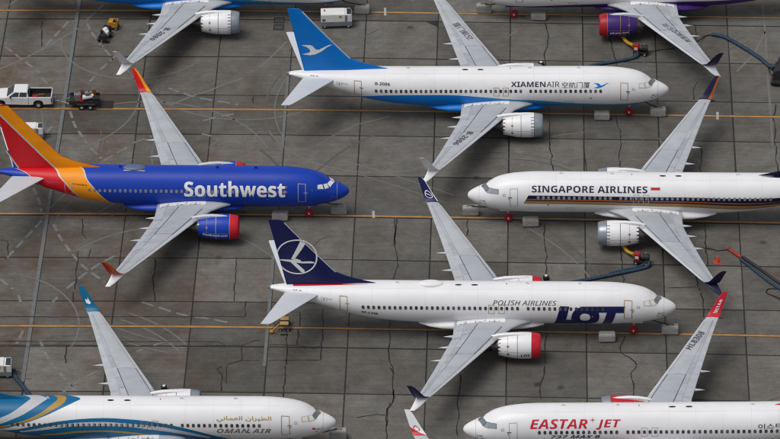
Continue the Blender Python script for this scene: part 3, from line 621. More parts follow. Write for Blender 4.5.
        for k_ in range(4): link('flap' if k_<3 else 'aileron',MESH[('flap%d'%k_,sd)],(FLAPC,SPOIL2)[k_%2],wg)
        for k_ in range(5): link('spoiler_panel',MESH[('spo',sd,k_)],(SPOIL,SPOIL2)[(k_*7+sd)%3==0],wg)
        link('root_fillet',MESH[('root',sd)],WHITE,wg); link('stencil_marks',MESH[('sten',sd)],LINE,wg)['kind']='stuff'
        key='text_near' if near else 'text_far'
        if key in sp:
            s_,cx,cy,ln,ht=sp[key]; v,f,_=text2d(bold(s_),0.)
            dirv=Vector((.51,.86)).normalized(); up_=Vector((-dirv.y,dirv.x))      # along the wing outboard / towards the leading edge, in (station,|y|)
            right=(sd<0)                                   # right wing reads inboard to outboard
            def fn(u,q,sd=sd):
                a=(u-.5)*ln*(1 if right else -1); p=Vector((cx,cy))+dirv*a+up_*((q-.5)*ht); return wing_top(p.x,sd*p.y,.034)
            print_on('lettering',fn,v,f,LINE,wg,.25,.25,lambda p:Vector((0,0,1)))
        # engine
        E=eng_meshes(); en=link('engine_nacelle',E['nac'],sp.get('eng',WHITE),root,(0,sd*4.83,EZ))
        link('inlet_lip',E['lip'],sp.get('lip',LIPG),en); link('fan',E['fan'],FAN,en); link('exhaust_core',E['core'],METAL,en); link('pylon',E['pyl'],sp.get('pyl',WHITE),en)
        engprint('cowl_joint',1,*band_th(15.08,15.13,-180,180),sp.get('engline',LINE),en,.006)
        engprint('cowl_joint',1,*band_th(16.0,16.03,-180,180),LINEF,en,.006); engprint('cowl_joint',ns,*poly([(13.8,88),(16.4,88),(16.4,89.2),(13.8,89.2)]),LINEF,en,.007)
        engprint('cowl_joint',1,*band_th(13.74,13.78,-180,180),sp.get('engline',LINE),en,.006)
        if near:
            if sp.get('ticks'):
                v=[];f=[]
                for t in range(20,170,15): v+=[(13.75,t),(14.1,t),(14.1,t+3.2),(13.75,t+3.2)]; f.append(tuple(range(len(v)-4,len(v))))
                engprint('cowl_ticks',ns,v,f,LINE,en,.014)['kind']='stuff'
            c_=sp.get('badge',GOLDL)
            engprint('badge',ns,*poly([(16.0+.12*cos(a*pi/8),62+5.5*sin(a*pi/8)) for a in range(16)]),c_,en,.014)
            engprint('badge',ns,*poly([(15.85,98),(16.1,98),(16.1,106),(15.85,106)]),LINE,en,.014)
            if 'eng_text' in sp:
                s_,uL,uR,vT,vB,m_,bo=sp['eng_text']; v,f,_=text2d(bold(s_),bo*.3)
                engprint('lettering',ns,[(uL+(uR-uL)*a,vB+(vT-vB)*b) for a,b in v],f,m_,en,.018)
        # tailplane
        tp=link('tailplane',tail_mesh(sd),sp.get('tp',STABC),root,(dx_t,0,0))
    fin=link('fin',fin_mesh(),sp.get('fin',WHITE),root,(dx_t,0,0))
    # landing gear
    ng=MB().cyl((0,0,.34),(0,0,1.75),.07,.09,12).cyl((0,0,.9),(.7,0,1.7),.045,n=8).build('nose_gear',GREYL,root,smooth=True,loc=(18-B.g(4.05),0,0))
    for yy in (-.2,.2): wheel(ng,0,yy,.34,.2)
    cv=MB(); rr=[(-.36,.3),(-.34,.39),(-.2,.43),(.2,.43),(.34,.39),(.36,.3)]
    cv.rings([[(q*cos(2*pi*i/20),yy,.41+q*.96*sin(2*pi*i/20)) for i in range(20)] for yy,q in rr]); cvo=cv.build('wheel_cover',REDC,ng,smooth=True)
    MB().box(-.07,.07,ns*.362,ns*.366,.32,.55).build('white_tag',WHITE,ng)
    MB().prism([(-1.3,1.42),(.9,1.42),(.8,1.62),(-1.2,1.62)],ns*.42,ns*.46).build('gear_door',sp.get('belly',WHITE),ng)
    for sd in (1,-1):
        mg=MB().cyl((0,0,.56),(0,0,2.2),.12,.14,12).cyl((0,0,1.0),(0,-sd*1.2,2.0),.06,n=8).build('main_gear',GREYL,root,smooth=True,loc=(18-19.65,sd*2.86,0))
        for yy in (-.43,.43): wheel(mg,0,yy,.56,.38)
    if 'deco' in sp: sp['deco'](root,fus,fin,B,ns,d)
    return root

# ------------------------------------------------------------------ liveries
CKG=mat('cockpit_glass',(.30,.34,.38),.15,dirt=.25); CKF=mat('windscreen_glass',(.17,.20,.23),.12,dirt=.25)
BOXP=mat('wing_box_grey',(.385,.415,.45),.42,dirt=.12); FLAPC=mat('flap_grey',(.46,.485,.52),.45,dirt=.18,dscale=1.2)
SPOIL=mat('spoiler_grey',(.385,.41,.44),.45,dirt=.2); SPOIL2=mat('spoiler_pale_grey',(.44,.465,.50),.45,dirt=.15); SKINJ=mat('skin_joint_grey',(.64,.64,.66),.5); SKINB=mat('skin_joint_blue',(.012,.05,.24),.5); HATCH=mat('hatch_mark',(.16,.17,.20),.5); HATCHB=mat('hatch_mark_blue',(.10,.14,.34),.5)
WIN2=mat('half_shaded_window',(.13,.125,.12),.25,dirt=.4,dscale=2.5); WIN3=mat('dark_window',(.045,.045,.048),.15,dirt=.3,dscale=2.5)
CKCOV=mat('cockpit_sunshade',(.78,.78,.76),.5,dirt=.08)
XBLUE=paint('mid_blue_paint',(.002,.19,.64)); XCYAN=paint('cyan_blue_paint',(.04,.27,.46)); XNAVY=mat('navy_lettering',(.010,.011,.042),.4)
NAVY=paint('navy_paint',(.010,.013,.085)); LRED=paint('bright_red_paint',(.52,.014,.03)); BLACKT=mat('black_lettering',(.03,.03,.035),.5)
SWBLUE=paint('royal_blue_paint',(.008,.047,.40),.3); SWRED=paint('warm_red_paint',(.62,.009,.016)); SWORG=paint('amber_paint',(.90,.31,.008)); WHT=mat('white_lettering',(.80,.80,.80),.4,dirt=.04); CREAM=mat('pale_grey_stripe',(.60,.55,.50),.4,dirt=.1)
SIAB=paint('dark_blue_stripe',(.007,.007,.030)); SIAO=paint('orange_stripe',(.36,.085,.02)); SIAG=paint('gold_stripe',(.30,.20,.085))
OBLUE=paint('ocean_blue_paint',(.006,.13,.29)); OSIL=paint('silver_paint',(.50,.51,.54)); OGOLD=paint('old_gold_paint',(.40,.25,.06)); OGREY=mat('dark_grey_lettering',(.19,.17,.15),.5)
PURP=paint('violet_paint',(.050,.018,.15)); PLIP=paint('scarlet_lip_paint',(.34,.012,.022)); ERED=mat('red_lettering',(.52,.008,.03),.4)
DBLUE=paint('deep_blue_winglet',(.012,.012,.05)); TEAL=paint('teal_winglet',(.004,.13,.27)); ORWL=paint('orange_winglet',(.62,.14,.012))
def hump(fus,B,g0,g1,wd,ht,m):
    b=MB(); gm=(g0+g1)/2; L=(g1-g0)/2; rg=[]
    for k in range(9):
        t=k/8*pi/2; c=cos(t); rg.append([(18-gm+L*c**.7*cos(2*pi*i/32),wd*c**.7*sin(2*pi*i/32),5.44+ht*sin(t)) for i in range(32)])
    b.rings(rg[:-1],True,True).build('antenna_radome',m,fus,smooth=True)
def bird(uL,uR,vB,vT):      # unit emblem scaled to a box
    us=[p[0] for p in BIRD]; vs=[p[1] for p in BIRD]; a,b,c,e=max(us),min(us),min(vs),max(vs)
    return poly([(uL+(uR-uL)*(a-u)/(a-b),vB+(vT-vB)*(v-c)/(e-c)) for u,v in BIRD])
def deco_xia(root,fus,fin,B,ns,d):
    top=[(1.0,136),(1.9,131),(3.3,135),(5,134),(6.7,129),(8.4,126),(10.1,121),(11.8,114),(13.5,108.4),(16.2,105),(18.3,98.4),(21.7,89.6),(25.05,89.2),(28.5,97),(30.3,110),(31.4,130),(31.8,150)]
    bot=[(1.0,180),(31.8,180)]
    decal('belly_stripe',B,ns,*band_st(top,bot,80),XBLUE,fus,.012)
    cy=[(a,b-.5) for a,b in top if a<21]; cb=[(1.0,146),(3.3,146),(6.7,140),(10.1,131),(13.5,117),(16.2,110.5),(18.3,102),(20,95)]
    decal('pale_stripe',B,ns,*band_st(cy,cb,50,1.2,19.9),XCYAN,fus,.016)
    lettering(bold('XIAMEN'),B,ns,16.12,12.62,49.2,64.2,XNAVY,fus,0,0); lettering(sans('AIR'),B,ns,12.5,11.2,49.2,64.4,XNAVY,fus,0)
    lettering('空航门厦',B,ns,10.95,8.08,50,67.5,XNAVY,fus,0)
    decal('emblem',B,ns,*bird(7.75,6.15,68,53),XBLUE,fus,.018)
    lettering(bold('B-2086'),B,ns,29.97,28.45,54.5,64.5,BLACKT,fus,0)
    finprint('emblem',ns,*poly(BIRD),WHT,fin)
    z=[(6.9,8.0),(7.6,0)];
    v=[];f=[]
    for i,zz in enumerate([6.75,7.6,8.82,9.6,10.3,11.3,12.3]):
        le=interp(zz,FLE); v+=[(le+.01,zz),(le+.16,zz)]
    finprint('leading_edge_strip',ns,v,[(2*i,2*i+1,2*i+3,2*i+2) for i in range(6)],SLAT,fin)
def deco_lot(root,fus,fin,B,ns,d):
    lettering(ital('POLISH AIRLINES'),B,ns,17.5,11.40,54.5,67.5,BLACKT,fus,0,.08)
    decal('lettering',B,ns,*poly([(11.66,139),(11.09,69.2),(10.2,69.9),(10.52,114),(9.6,114),(9.6,139)]),NAVY,fus,.016)
    n=40; v=[];f=[]
    for i in range(n):
        a=2*pi*i/n; c=math.copysign(abs(cos(a))**.8,cos(a)); s=math.copysign(abs(sin(a))**.8,sin(a))
        v+=[(8.68-1.33*c+.1*s,104.5+34.5*s),(8.70-.49*c,103.5+13.5*s)]
    f=[(2*i,(2*i+2)%(2*n),(2*i+3)%(2*n),2*i+1) for i in range(n)]
    decal('lettering',B,ns,v,f,NAVY,fus,.018)
    decal('lettering',B,ns,*poly([(9.2,69.9),(4.88,68.5),(5.02,88),(5.77,88),(6.2,139),(7.08,139),(6.63,87),(7.6,87),(8.6,82)]),NAVY,fus,.0165)
    lettering(bold('SP-LVM'),B,ns,30.03,28.5,101,109.5,BLACKT,fus,.012)
    decal('red_stripe',B,ns,*band_st([(29.5,6),(33,6),(36.6,4)],[(29.5,7),(33,13),(36.6,20)],30),LRED,fus,.014)
    hump(fus,B,22.2,24.7,.55,.3,WHITE)
    cx,cz,r=36.18,8.49,1.98; v=[]
    for i in range(56):
        a=2*pi*i/56; v+=[(cx+r*cos(a),cz+r*sin(a)),(cx+(r-.14)*cos(a),cz+(r-.14)*sin(a))]
    v=[(min(u,fin_te(q)-.03),q) for u,q in v]
    finprint('emblem_ring',ns,v,[(2*i,(2*i+2)%112,(2*i+3)%112,2*i+1) for i in range(56)],WHT,fin)
    for p in ([(35.80,10.28),(35.32,9.96),(36.38,8.24),(36.74,8.2)],[(37.76,8.16),(36.62,8.16),(36.22,8.3),(35.83,8.15),(35.75,7.99),(34.87,8.06),(34.5,7.95),(34.5,7.84),(35.75,7.79),(36.63,7.88),(37.77,8.04)],[(36.84,7.95),(36.39,7.98),(35.46,7.01),(35.5,6.72),(35.8,6.78)]):
        finprint('emblem',ns,*poly(p),WHT,fin,.018 if len(p)>5 else .016)
    v=[]
    for zz in [6.75,7.6,8.82,9.6,10.3,11.3,12.3]:
        le=interp(zz,FLE); v+=[(le+.01,zz),(le+.12,zz)]
    finprint('leading_edge_strip',ns,v,[(2*i,2*i+1,2*i+3,2*i+2) for i in range(6)],SLAT,fin)
def deco_sw(root,fus,fin,B,ns,d):
    l1=[(0,28.85),(12,28.5),(49,28.11),(80,27.29),(110,26.51),(140,25.8),(180,24.6)]
    l2=[(0,31.45),(22.4,31.06),(48,30.78),(75,30.1),(103,29.47),(131,28.8),(150,28.0),(180,26.9)]
    l3=[(0,35.4),(40,34.3),(63,33.78),(82,33.45),(117,32.9),(140,32.3),(180,31)]
    ad=lambda l,k:[(a,b+k) for a,b in l]
    decal('amber_band',B,ns,*band_th(l1,l2),SWORG,fus,.012); decal('red_band',B,ns,*band_th(l2,l3),SWRED,fus,.012)
    for l,wd in ((l1,.14),(l2,.2),(l3,.13)): decal('pale_stripe',B,ns,*band_th(ad(l,-wd/2),ad(l,wd/2)),CREAM,fus,.018)
    lettering(bold('Southwest'),B,ns,18.45,8.45,47,92.5,WHT,fus,.008,off=.03)
    lettering(bold('N7203U'),B,ns,29.6,28.1,66.5,72,BLACKT,fus,.01)
    # small flag
    decal('flag',B,ns,*poly([(30.4,-4),(29.7,-4),(29.7,5),(30.4,5)]),WHT,fus,.02); decal('flag_canton',B,ns,*poly([(30.05,-4),(29.7,-4),(29.7,1),(30.05,1)]),NAVY,fus,.024)
    decal('flag_stripes',B,ns,*poly([(30.4,2.5),(29.7,2.5),(29.7,4),(30.4,4)]),LRED,fus,.024)
    hump(fus,B,22.3,24.6,.55,.26,mat('slate_radome',(.09,.13,.24),.45)); decal('pale_stripe',B,ns,*poly([(24.5,13),(22.4,15),(22.35,17.2),(24.5,16)]),CREAM,fus,.02)
    # fin: amber leading band, red field, blue foot
    O=37.0-38.8
    def q(tab): return [(u-O,z) for u,z in tab]
    zs=[5.45,5.55,5.65,5.75,6.05,6.35,6.75,7.6,8.82,10.3,12.3,12.55]; v=[]
    w2=lambda z:31.45+(z-5.6)*.85-O
    for z in zs: v+=[(interp(z,FLE)+.015,z),(w2(z),z)]
    fc=[(2*i,2*i+1,2*i+3,2*i+2) for i in range(len(zs)-1)]
    finprint('amber_band',ns,v,fc,SWORG,fin,.014)
    v=[]
    for z in zs: v+=[(w2(z)-.1,z),(w2(z)+.12,z)]
    finprint('pale_stripe',ns,v,fc,CREAM,fin,.02)
    finprint('blue_foot',ns,*poly([(35.05-O-.02,5.3),(36.2-O,7.35),(37.62,7.35),(37.25,5.3)]),SWBLUE,fin,.014)
    finprint('pale_stripe',ns,*poly([(34.9-O-.02,5.3),(36.05-O,7.35),(36.2-O,7.35),(35.05-O,5.3)]),CREAM,fin,.02)
    for g in (8.9,9.45):
        for t in (62,76): decal('service_marks',B,ns,*poly([(g-.55+.12*cos(a*pi/5),t+3.4*sin(a*pi/5)) for a in range(10)]),mat('rose_grey',(.22,.16,.28),.5),fus,.02)
def ztab(B,pts): return [(g,B.th(g,z)) for g,z in pts]
def deco_sia(root,fus,fin,B,ns,d):
    Z=[[(5.6,4.07),(12,4.07),(18,4.02),(23,3.99),(30,3.97),(36.5,4.6)],[(5.6,3.72),(12,3.70),(18,3.62),(23,3.55),(30,3.5),(36.5,4.45)],[(5.6,3.60),(12,3.57),(18,3.49),(23,3.42),(30,3.36),(36.5,4.42)],[(5.6,3.50),(12,3.47),(18,3.36),(23,3.27),(30,3.18),(36.5,4.4)],[(5.6,3.18),(12,3.14),(18,2.98),(23,2.82),(30,2.72),(36.5,4.38)]]
    T=[ztab(B,z) for z in Z]
    def slant(k): return 6.05-.5*(Z[0][0][1]-Z[k][0][1])/.9
    for k,(nm,m) in enumerate((('navy_stripe',SIAB),('orange_stripe',SIAO),('navy_stripe',SIAB),('gold_stripe',SIAG))):
        v,f=band_st(T[k],T[k+1],60,6.0,36); v=[(u+(slant(k+i%2)-6.0 if i<2 else 0),q) for i,(u,q) in enumerate(v)]
        decal(nm,B,ns,v,f,m,fus,.012)
    lettering(bold('SINGAPORE AIRLINES'),B,ns,6.37,17.75,43,62.5,XNAVY,fus,0,0)
    decal('flag',B,ns,*poly([(18.08,46.3),(18.99,46.3),(18.99,54),(18.08,54)]),LRED,fus,.018); decal('flag_stripes',B,ns,*poly([(18.08,54),(18.99,54),(18.99,56),(18.08,56)]),WHT,fus,.018)
    lettering(bold('9V-MBA'),B,ns,29.2,31.0,100,107,XNAVY,fus,.01,off=.022)
    decal('fin_sweep',B,ns,*poly([(28.9,6),(31,1),(34,-6),(37,-6),(37,20),(34,16),(31,12)]),SIAB,fus,.014)
def deco_est(root,fus,fin,B,ns,d):
    lettering(boit('EASTAR'),B,ns,6.15,11.45,43.5,68.8,ERED,fus,0,0); lettering(boit('JET'),B,ns,12.2,14.5,45,71.2,ERED,fus,0,0)
    st=[]
    for i in range(8): r=1 if i%2==0 else .18; st.append((11.9+.33*r*sin(i*pi/4),46-8.4*r*cos(i*pi/4)))
    decal('star',B,ns,*poly(st),ERED,fus,.018)
    lettering(boit('737 MAX 8'),B,ns,8.05,12.6,87,95.8,XNAVY,fus,0,.2); lettering('이스타항공',B,ns,27.1,31.0,61,76.5,BLACKT,fus,.01)
def deco_oma(root,fus,fin,B,ns,d):
    a=[(0,23.6),(5,23.71),(26,24.83),(49,26.35),(69.3,27.89),(89.5,29.46),(125,31.4),(180,33.6)]
    gr=[(0,24.9),(19,25.15),(49,26.65),(72,28.2),(86.5,29.5),(121,31.5),(180,33.9)]; gl=[(0,25.75),(7,25.75),(42.5,26.97),(68,28.5),(85,29.8),(106,31.1),(180,34.2)]
    sr=[(0,26.7),(4,26.73),(28,27.6),(54,28.81),(74.5,30.05),(95.5,31.1),(150,33.4),(180,34.6)]; sl=[(0,28.2),(4,28.27),(32,29.14),(53.6,30.05),(70,30.98),(120,33.6),(180,35.8)]
    for nm,p,q,m in (('blue_sweep',a,gr,OBLUE),('gold_sweep',gr,gl,OGOLD),('blue_sweep',gl,sr,OBLUE),('silver_sweep',sr,sl,OSIL),('blue_sweep',sl,38.0,OBLUE)): decal(nm,B,ns,*band_th(p,q),m,fus,.012)
    t1=[(9.4,140),(9.8,133.7),(11,115.5),(12.81,95.8),(15.1,78.3),(17.4,67),(18.94,63),(21.1,59.6),(23.57,62.5),(25.88,71.4),(27.91,87.2),(29.5,107),(31,132)]
    w1=[(11.6,120),(13,104),(15.88,84),(17.4,78.6),(18.95,74.1),(21.72,69.8),(24.81,75.1),(27.15,91),(29.2,112)]
    w2=[(11.6,128),(12.86,117),(15.14,100),(17.43,90),(18.96,83.5),(21.73,81.4),(24.82,84.8),(27.97,106),(29.2,120)]
    g1=[(15,123),(17,110),(18.99,99.6),(21.14,94.2),(24.08,97.7),(27.3,119)]; g2=[(15,128),(17,116),(19,105.8),(21.15,100),(24.1,105),(27.3,126)]
    decal('blue_wave',B,ns,*band_st(t1,[(9.4,180),(31,180)],80),OBLUE,fus,.014); decal('silver_wave',B,ns,*band_st(w1,w2,60),OSIL,fus,.018); decal('gold_wave',B,ns,*band_st(g1,g2,50),OGOLD,fus,.018)
    ar='ﻲﻧﺎﻤﻌﻟا ناﺮﻴﻄﻟا'
    lettering(ar,B,ns,10.95,5.9,53.5,69.5,OGOLD,fus,.012)
    lettering(boit('OMAN AIR'),B,ns,10.95,5.95,87.5,101.5,OGREY,fus,0,.1,space=1.1)
    decal('flag',B,ns,*poly([(2.15,84),(1.85,84),(1.85,92),(2.15,92)]),LRED,fus,.018)
def deco_pur(root,fus,fin,B,ns,d):
    decal('belly_stripe',B,ns,*band_st([(1,150),(8,128),(16,118),(24,112),(31,118)],[(1,180),(31,180)],50),PURP,fus,.012)

J={}
def quad(x0,x1,t0,t1,n=6,sh=0):
    v=[]
    for i in range(n+1): t=t0+(t1-t0)*i/n; v+=[(x0,t),(x1,t)]
    return v,[(2*i,2*i+1,2*i+3,2*i+2) for i in range(n)]
def ringp(cx,ct,rx,rt,w_,n=20):
    v=[]
    for i in range(n): a=2*pi*i/n; v+=[(cx+rx*cos(a),ct+rt*sin(a)),(cx+rx*(1-w_)*cos(a),ct+rt*(1-w_)*sin(a))]
    return v,[(2*i,(2*i+2)%(2*n),(2*i+3)%(2*n),2*i+1) for i in range(n)]
def disc(cx,ct,rx,rt,n=16): return poly([(cx+rx*cos(2*pi*i/n),ct+rt*sin(2*pi*i/n)) for i in range(n)])
def wltext(s,x0,x1,t0,t1):
    v,f,_=text2d(bold(s),0.); return [(x1+(x0-x1)*b,t0+(t1-t0)*a) for a,b in v],f
J['xia']=jet('white jet with blue tail, white bird emblem and blue belly stripe',31.543,19.237,.289,1,dict(deco=deco_xia,fin=XBLUE,ckglass=CKCOV,ckframe=GOLDL,ticks=1,text_near=('B-2086',20.95,9.85,3.2,.62),text_far=('厦门航空',21.1,10.9,3.3,.72),belly=XBLUE,wl_up=WHITE,tp=STABC,outline=GOLDL))
J['lot']=jet('white jet with navy tail, crane ring emblem and big navy letters',31.42,-20.40,-.45,1,dict(deco=deco_lot,fin=NAVY,lip=LRED,ckglass=CKCOV,ckframe=GOLDL,wl_up=NAVY,wl_print=[(quad(.0,.09,.1,1),WHT),(ringp(.5,.45,.34,.16,.2),WHT),(poly([(.3,.4),(.45,.44),(.7,.5),(.72,.54),(.5,.5),(.35,.45)]),WHT)],eng_text=('LOT',14.75,13.9,97,113,NAVY,.04),outline=GOLDL,handle=GOLDL))
J['sw']=jet('royal blue jet with red and amber tail and big white lettering',1.69,-.022,-.721,1,dict(short=1,deco=deco_sw,body=SWBLUE,belly=SWBLUE,fin=SWRED,joint=SKINB,hatch=HATCHB,eng=SWBLUE,lip=LRED,pyl=STABC,ckglass=CKCOV,ckframe=SWBLUE,wl_up=ORWL,wl_print=[(quad(.0,.34,.05,1),SWORG),(quad(.36,1.0,.05,1),SWRED),(poly([(.62,.02),(1,.02),(1,.34)]),PURP)],wl_print_near=[(quad(.5,1.0,.1,1),SWRED)],wins=(8.3,28.3),winm=WINL,outline=GREYL,handle=GREYL,eng_text=('Southwest.com',16.4,13.95,92,106,WHT,.03),engline=GREYL))
J['sia']=jet('white jet with navy and gold window stripe, nose pointing left',11.226,-.688,-.595,-1,dict(deco=deco_sia,fin=SIAB,wl_up=DBLUE,wl_lo=DBLUE,wl_print=[(quad(.72,1.,.05,1),SIAO)],ticks=1,ckglass=CKG,outline=GREYL,winz=3.88,winm=WINL))
J['est']=jet('white jet with red title lettering and red winglet at bottom right',11.331,-40.586,.961,-1,dict(deco=deco_est,fin=LRED,eng=LRED,lip=LIPG,wl_up=LRED,wl_lo=LRED,wl_print=[(wltext('EASTAR',.35,.7,.3,.75),WHT)],text_far=('HL8308',21.95,13.25,2.9,.6),outline=GREYL,winz=3.83))
J['oma']=jet('white jet with blue, silver and gold waves at bottom left',-.447,-39.548,-.012,1,dict(deco=deco_oma,fin=OBLUE,wl_up=TEAL,wl_print=[(poly([(.3,.5),(.5,.44),(.75,.5),(.7,.62),(.5,.58),(.35,.66)]),WHT)],outline=GOLDL,handle=GOLDL,ckglass=CKCOV,ckframe=GOLDL,winz=3.83,wing=WINGC))
J['blu']=jet('white jet with blue belly cut off by the top left edge',-.277,39.391,.049,1,dict(deco=deco_xia,fin=XBLUE,ticks=1,belly=XBLUE,wl_up=WHITE,text_near=('B-2089',20.95,9.85,3.2,.62)))
J['pur']=jet('white jet with violet engine cut off by the top right edge',11.551,38.638,1.292,-1,dict(deco=deco_pur,fin=PURP,eng=PURP,lip=PLIP,wl_up=DBLUE,wl_lo=SLAT,belly=PURP,pyl=STABC,text_near=('奥凯航空公司',20.85,9.1,4.9,.66),eng_text=('okair.net',14.0,16.0,95,106,WHT,.02),engline=GOLDL))
J['bot']=jet('jet whose white and red winglet rises at the bottom edge',31.156,-59.687,0,1,dict(fin=WHITE,wl_up=WHITE,wl_lo=WHITE,wl_print=[(poly([(.0,.02),(1,.02),(1,.5),(.7,.36),(.35,.2)]),ERED),(ringp(.5,.42,.28,.12,.3),mat('pink_emblem',(.55,.16,.17),.5))],lip=LIPG))

# ------------------------------------------------------------------ ballast blocks tied to the nose gears
def block(x,y,rz,label,w=1.62,dp=.8,h=.95,taper=.12,bar=True):
    o=empty('ballast_block',(x,y,0),rz,label,'concrete block','concrete ballast blocks')
    b=MB(); z=[(0,.05+taper),(.16,.02),(h*.8,0),(h,.06)]
    b.rings([[(sx*(w/2-i),sy*(dp/2-i*.6),zz) for sx,sy in ((-1,-1),(1,-1),(1,1),(-1,1))] for zz,i in z]).build('concrete_body',BLOCKC,o,bevel=.035)
    if bar: MB().tube([(-.3,0,h-.05),(-.28,0,h+.12),(.28,0,h+.12),(.3,0,h-.05)],.03,8).build('lifting_loop',DARK,o)
    return o
def strap(a,b,label):
    m=MB().tube([a,((a[0]+b[0])/2,(a[1]+b[1])/2,min(a[2],b[2])*.5+max(a[2],b[2])*.5-.12),b],.055,8)
    x,y=b[0],b[1]; o=m.build('tie_bar',DARK,smooth=True); return tag(o,label,'tie bar','tie bars at the noses')
BL=[('xia','the jet with the blue bird tail',(30.47,18.95),(24.73,18.25)),('lot','the jet with the navy crane tail',(30.88,-20.5),(24.83,-21.8)),('sw','the royal blue jet',(-1.58,.5),(-7.41,-.7)),('sia','the jet with the gold window stripe',(11.5,.3),(17.47,-1.7)),('pur','the jet with the violet engine',(12.45,39.6),(18.22,38.1)),('blu','the top left jet',(-.47,39.4),None),('oma','the jet with the gold waves',(-.37,-37.9),None)]
for k,(n,ph,a,b) in enumerate(BL):
    r=J[n]; d=1 if r.rotation_euler.z<1 else -1; short=n=='sw'; g=BODY[short].g(2.6)
    block(*a,R(random.uniform(-4,4)),'grey concrete block in front of the nose of '+ph)
    if b: block(*b,R(random.uniform(-8,8)),'grey concrete block under the forward belly of '+ph,1.6,.85,.9,.3,False)
    m=r.matrix_basis @ Vector((18-g,0,1.66)); strap((m.x,m.y,m.z),(a[0]-d*.1,a[1],1.05),'black bar from the nose of '+ph+' to its block')

# ------------------------------------------------------------------ vehicles and ground equipment
CARW=paint('white_car_paint',(.74,.74,.74),.3); GLASS=mat('dark_glass',(.03,.04,.045),.08,dirt=.2); BEDB=mat('black_bed_liner',(.018,.018,.02),.7,dirt=.3); TAIL=mat('red_lamp',(.42,.02,.02),.3); STEEL=mat('galvanised_steel',(.28,.29,.30),.5,.3,dirt=.3,dscale=3)
YEL=mat('cart_yellow',(.55,.27,.03),.5,dirt=.3,dscale=3); BROWN=mat('brown_wood',(.19,.085,.035),.7,dirt=.4,dscale=3); GREYP=mat('grey_plinth',(.20,.215,.23),.6,dirt=.25,dscale=2); REDM=mat('machine_red',(.30,.02,.02),.5,dirt=.35,dscale=4); BLUEH=mat('blue_hose_fabric',(.016,.045,.085),.7,dirt=.5,dscale=4,bump=.4); YELH=mat('yellow_duct',(.50,.28,.012),.6,dirt=.25,dscale=4,bump=.3); ORH=mat('red_hose_fabric',(.34,.035,.02),.7,dirt=.3,dscale=4); TAN=mat('tan_canvas',(.42,.27,.11),.8,dirt=.3,dscale=4); ORC=mat('cone_red',(.60,.06,.03),.5)
def pickup():
    o=empty('pickup_truck',(-33.23,21.05,0),pi,'white crew cab pickup truck with open black bed, towing a trailer','truck')
    # body, with wheel arches cut into the side outline
    def arch(cx): return [(cx-.52,.5),(cx-.48,.78),(cx-.3,.97),(cx,1.03),(cx+.3,.97),(cx+.48,.78),(cx+.52,.5)]
    MB().prism([(1.0,.45)]+arch(3.9)+[(4.86,.5),(4.95,.7),(4.95,1.08),(4.85,1.2),(3.25,1.34),(1.0,1.34)],-1.0,1.0).build('body',CARW,o,bevel=.04)
    for s in (-1,1):
        MB().prism([(-1.32,.55)]+arch(0)+[(.98,.45),(.98,1.36),(-1.32,1.36)],s*.88,s*1.0).build('bed_side',CARW,o,bevel=.02)
    MB().box(-1.38,-1.3,-.95,.95,.55,1.33).build('tailgate',CARW,o,bevel=.02)
    MB().box(-1.29,.97,-.87,.87,.7,.78).build('bed_floor',BEDB,o); MB().box(.9,.98,-.87,.87,.78,1.36).box(-1.29,-1.25,-.87,.87,.78,1.28).box(-1.25,.9,-.875,-.845,.78,1.33).box(-1.25,.9,.845,.875,.78,1.33).build('bed_liner',BEDB,o)
    cab=MB().rings([[(x,s*w,z) for x,s,w in q] for q,z in (([(1.0,-1,.97),(3.3,-1,.97),(3.3,1,.97),(1.0,1,.97)],1.335),([(1.08,-1,.78),(2.45,-1,.76),(2.45,1,.76),(1.08,1,.78)],1.9),([(1.2,-1,.66),(2.3,-1,.64),(2.3,1,.64),(1.2,1,.66)],1.97))]).build('cab',CARW,o,bevel=.03)
    def lerp(a,b,t): return a+(b-a)*t
    for s in (-1,1):
        for x0,x1,y0,y1 in ((1.18,1.95,1.15,1.85),(2.05,2.98,1.95,2.38)):
            v=[];
            for t,(a,b) in ((.12,(x0,x1)),(.88,(y0 if x0<2 else y0,y1))):
                v+=[(a,s*(lerp(.97,.78,t)+.012),lerp(1.335,1.9,t)),(b,s*(lerp(.97,.77,t)+.012),lerp(1.335,1.9,t))]
            MB().add([v[0],v[1],v[3],v[2]],[(0,1,2,3)]).build('side_window',GLASS,cab,fix=False)
        MB().box(2.75,2.9,s*1.0,s*1.2,1.32,1.5).build('mirror',BEDB,o,bevel=.02); MB().box(-1.4,-1.31,s*.84,s*.98,.85,1.2).build('tail_light',TAIL,o); MB().box(4.9,4.97,s*.62,s*.92,.85,1.02).build('headlight',GLASS,o)
        for x in (0,3.9): wheel(o,x,s*.86,.4,.26)
    v=[(lerp(3.3,2.45,t)+.012,y*lerp(.97,.76,t)*.9,lerp(1.335,1.9,t)+.01) for t in (.08,.92) for y in (-1,1)]; MB().add([v[0],v[1],v[3],v[2]],[(0,1,2,3)]).build('windscreen',GLASS,cab,fix=False)
    v=[(lerp(1.0,1.08,t)-.012,y*lerp(.97,.78,t)*.85,lerp(1.335,1.9,t)) for t in (.12,.88) for y in (-1,1)]; MB().add([v[0],v[1],v[3],v[2]],[(0,1,2,3)]).build('rear_window',GLASS,cab,fix=False)
    MB().box(-1.5,-1.38,-.95,.95,.5,.66).build('rear_bumper',STEEL,o,bevel=.02); MB().box(4.9,5.05,-.95,.95,.48,.7).build('front_bumper',STEEL,o,bevel=.03)
    for nm,c,m,lab in (('toolbox',(-33.6,20.9,.98),LRED,'small red toolbox lying in the pickup bed'),('equipment_case',(-33.0,21.2,.95),BROWN,'small brown case lying in the pickup bed')):
        tag(MB().box(-.28,.28,-.16,.16,-.2,.12).box(-.12,.12,-.02,.02,.12,.17).build(nm,m,bevel=.02,loc=c),lab,'case')
pickup()
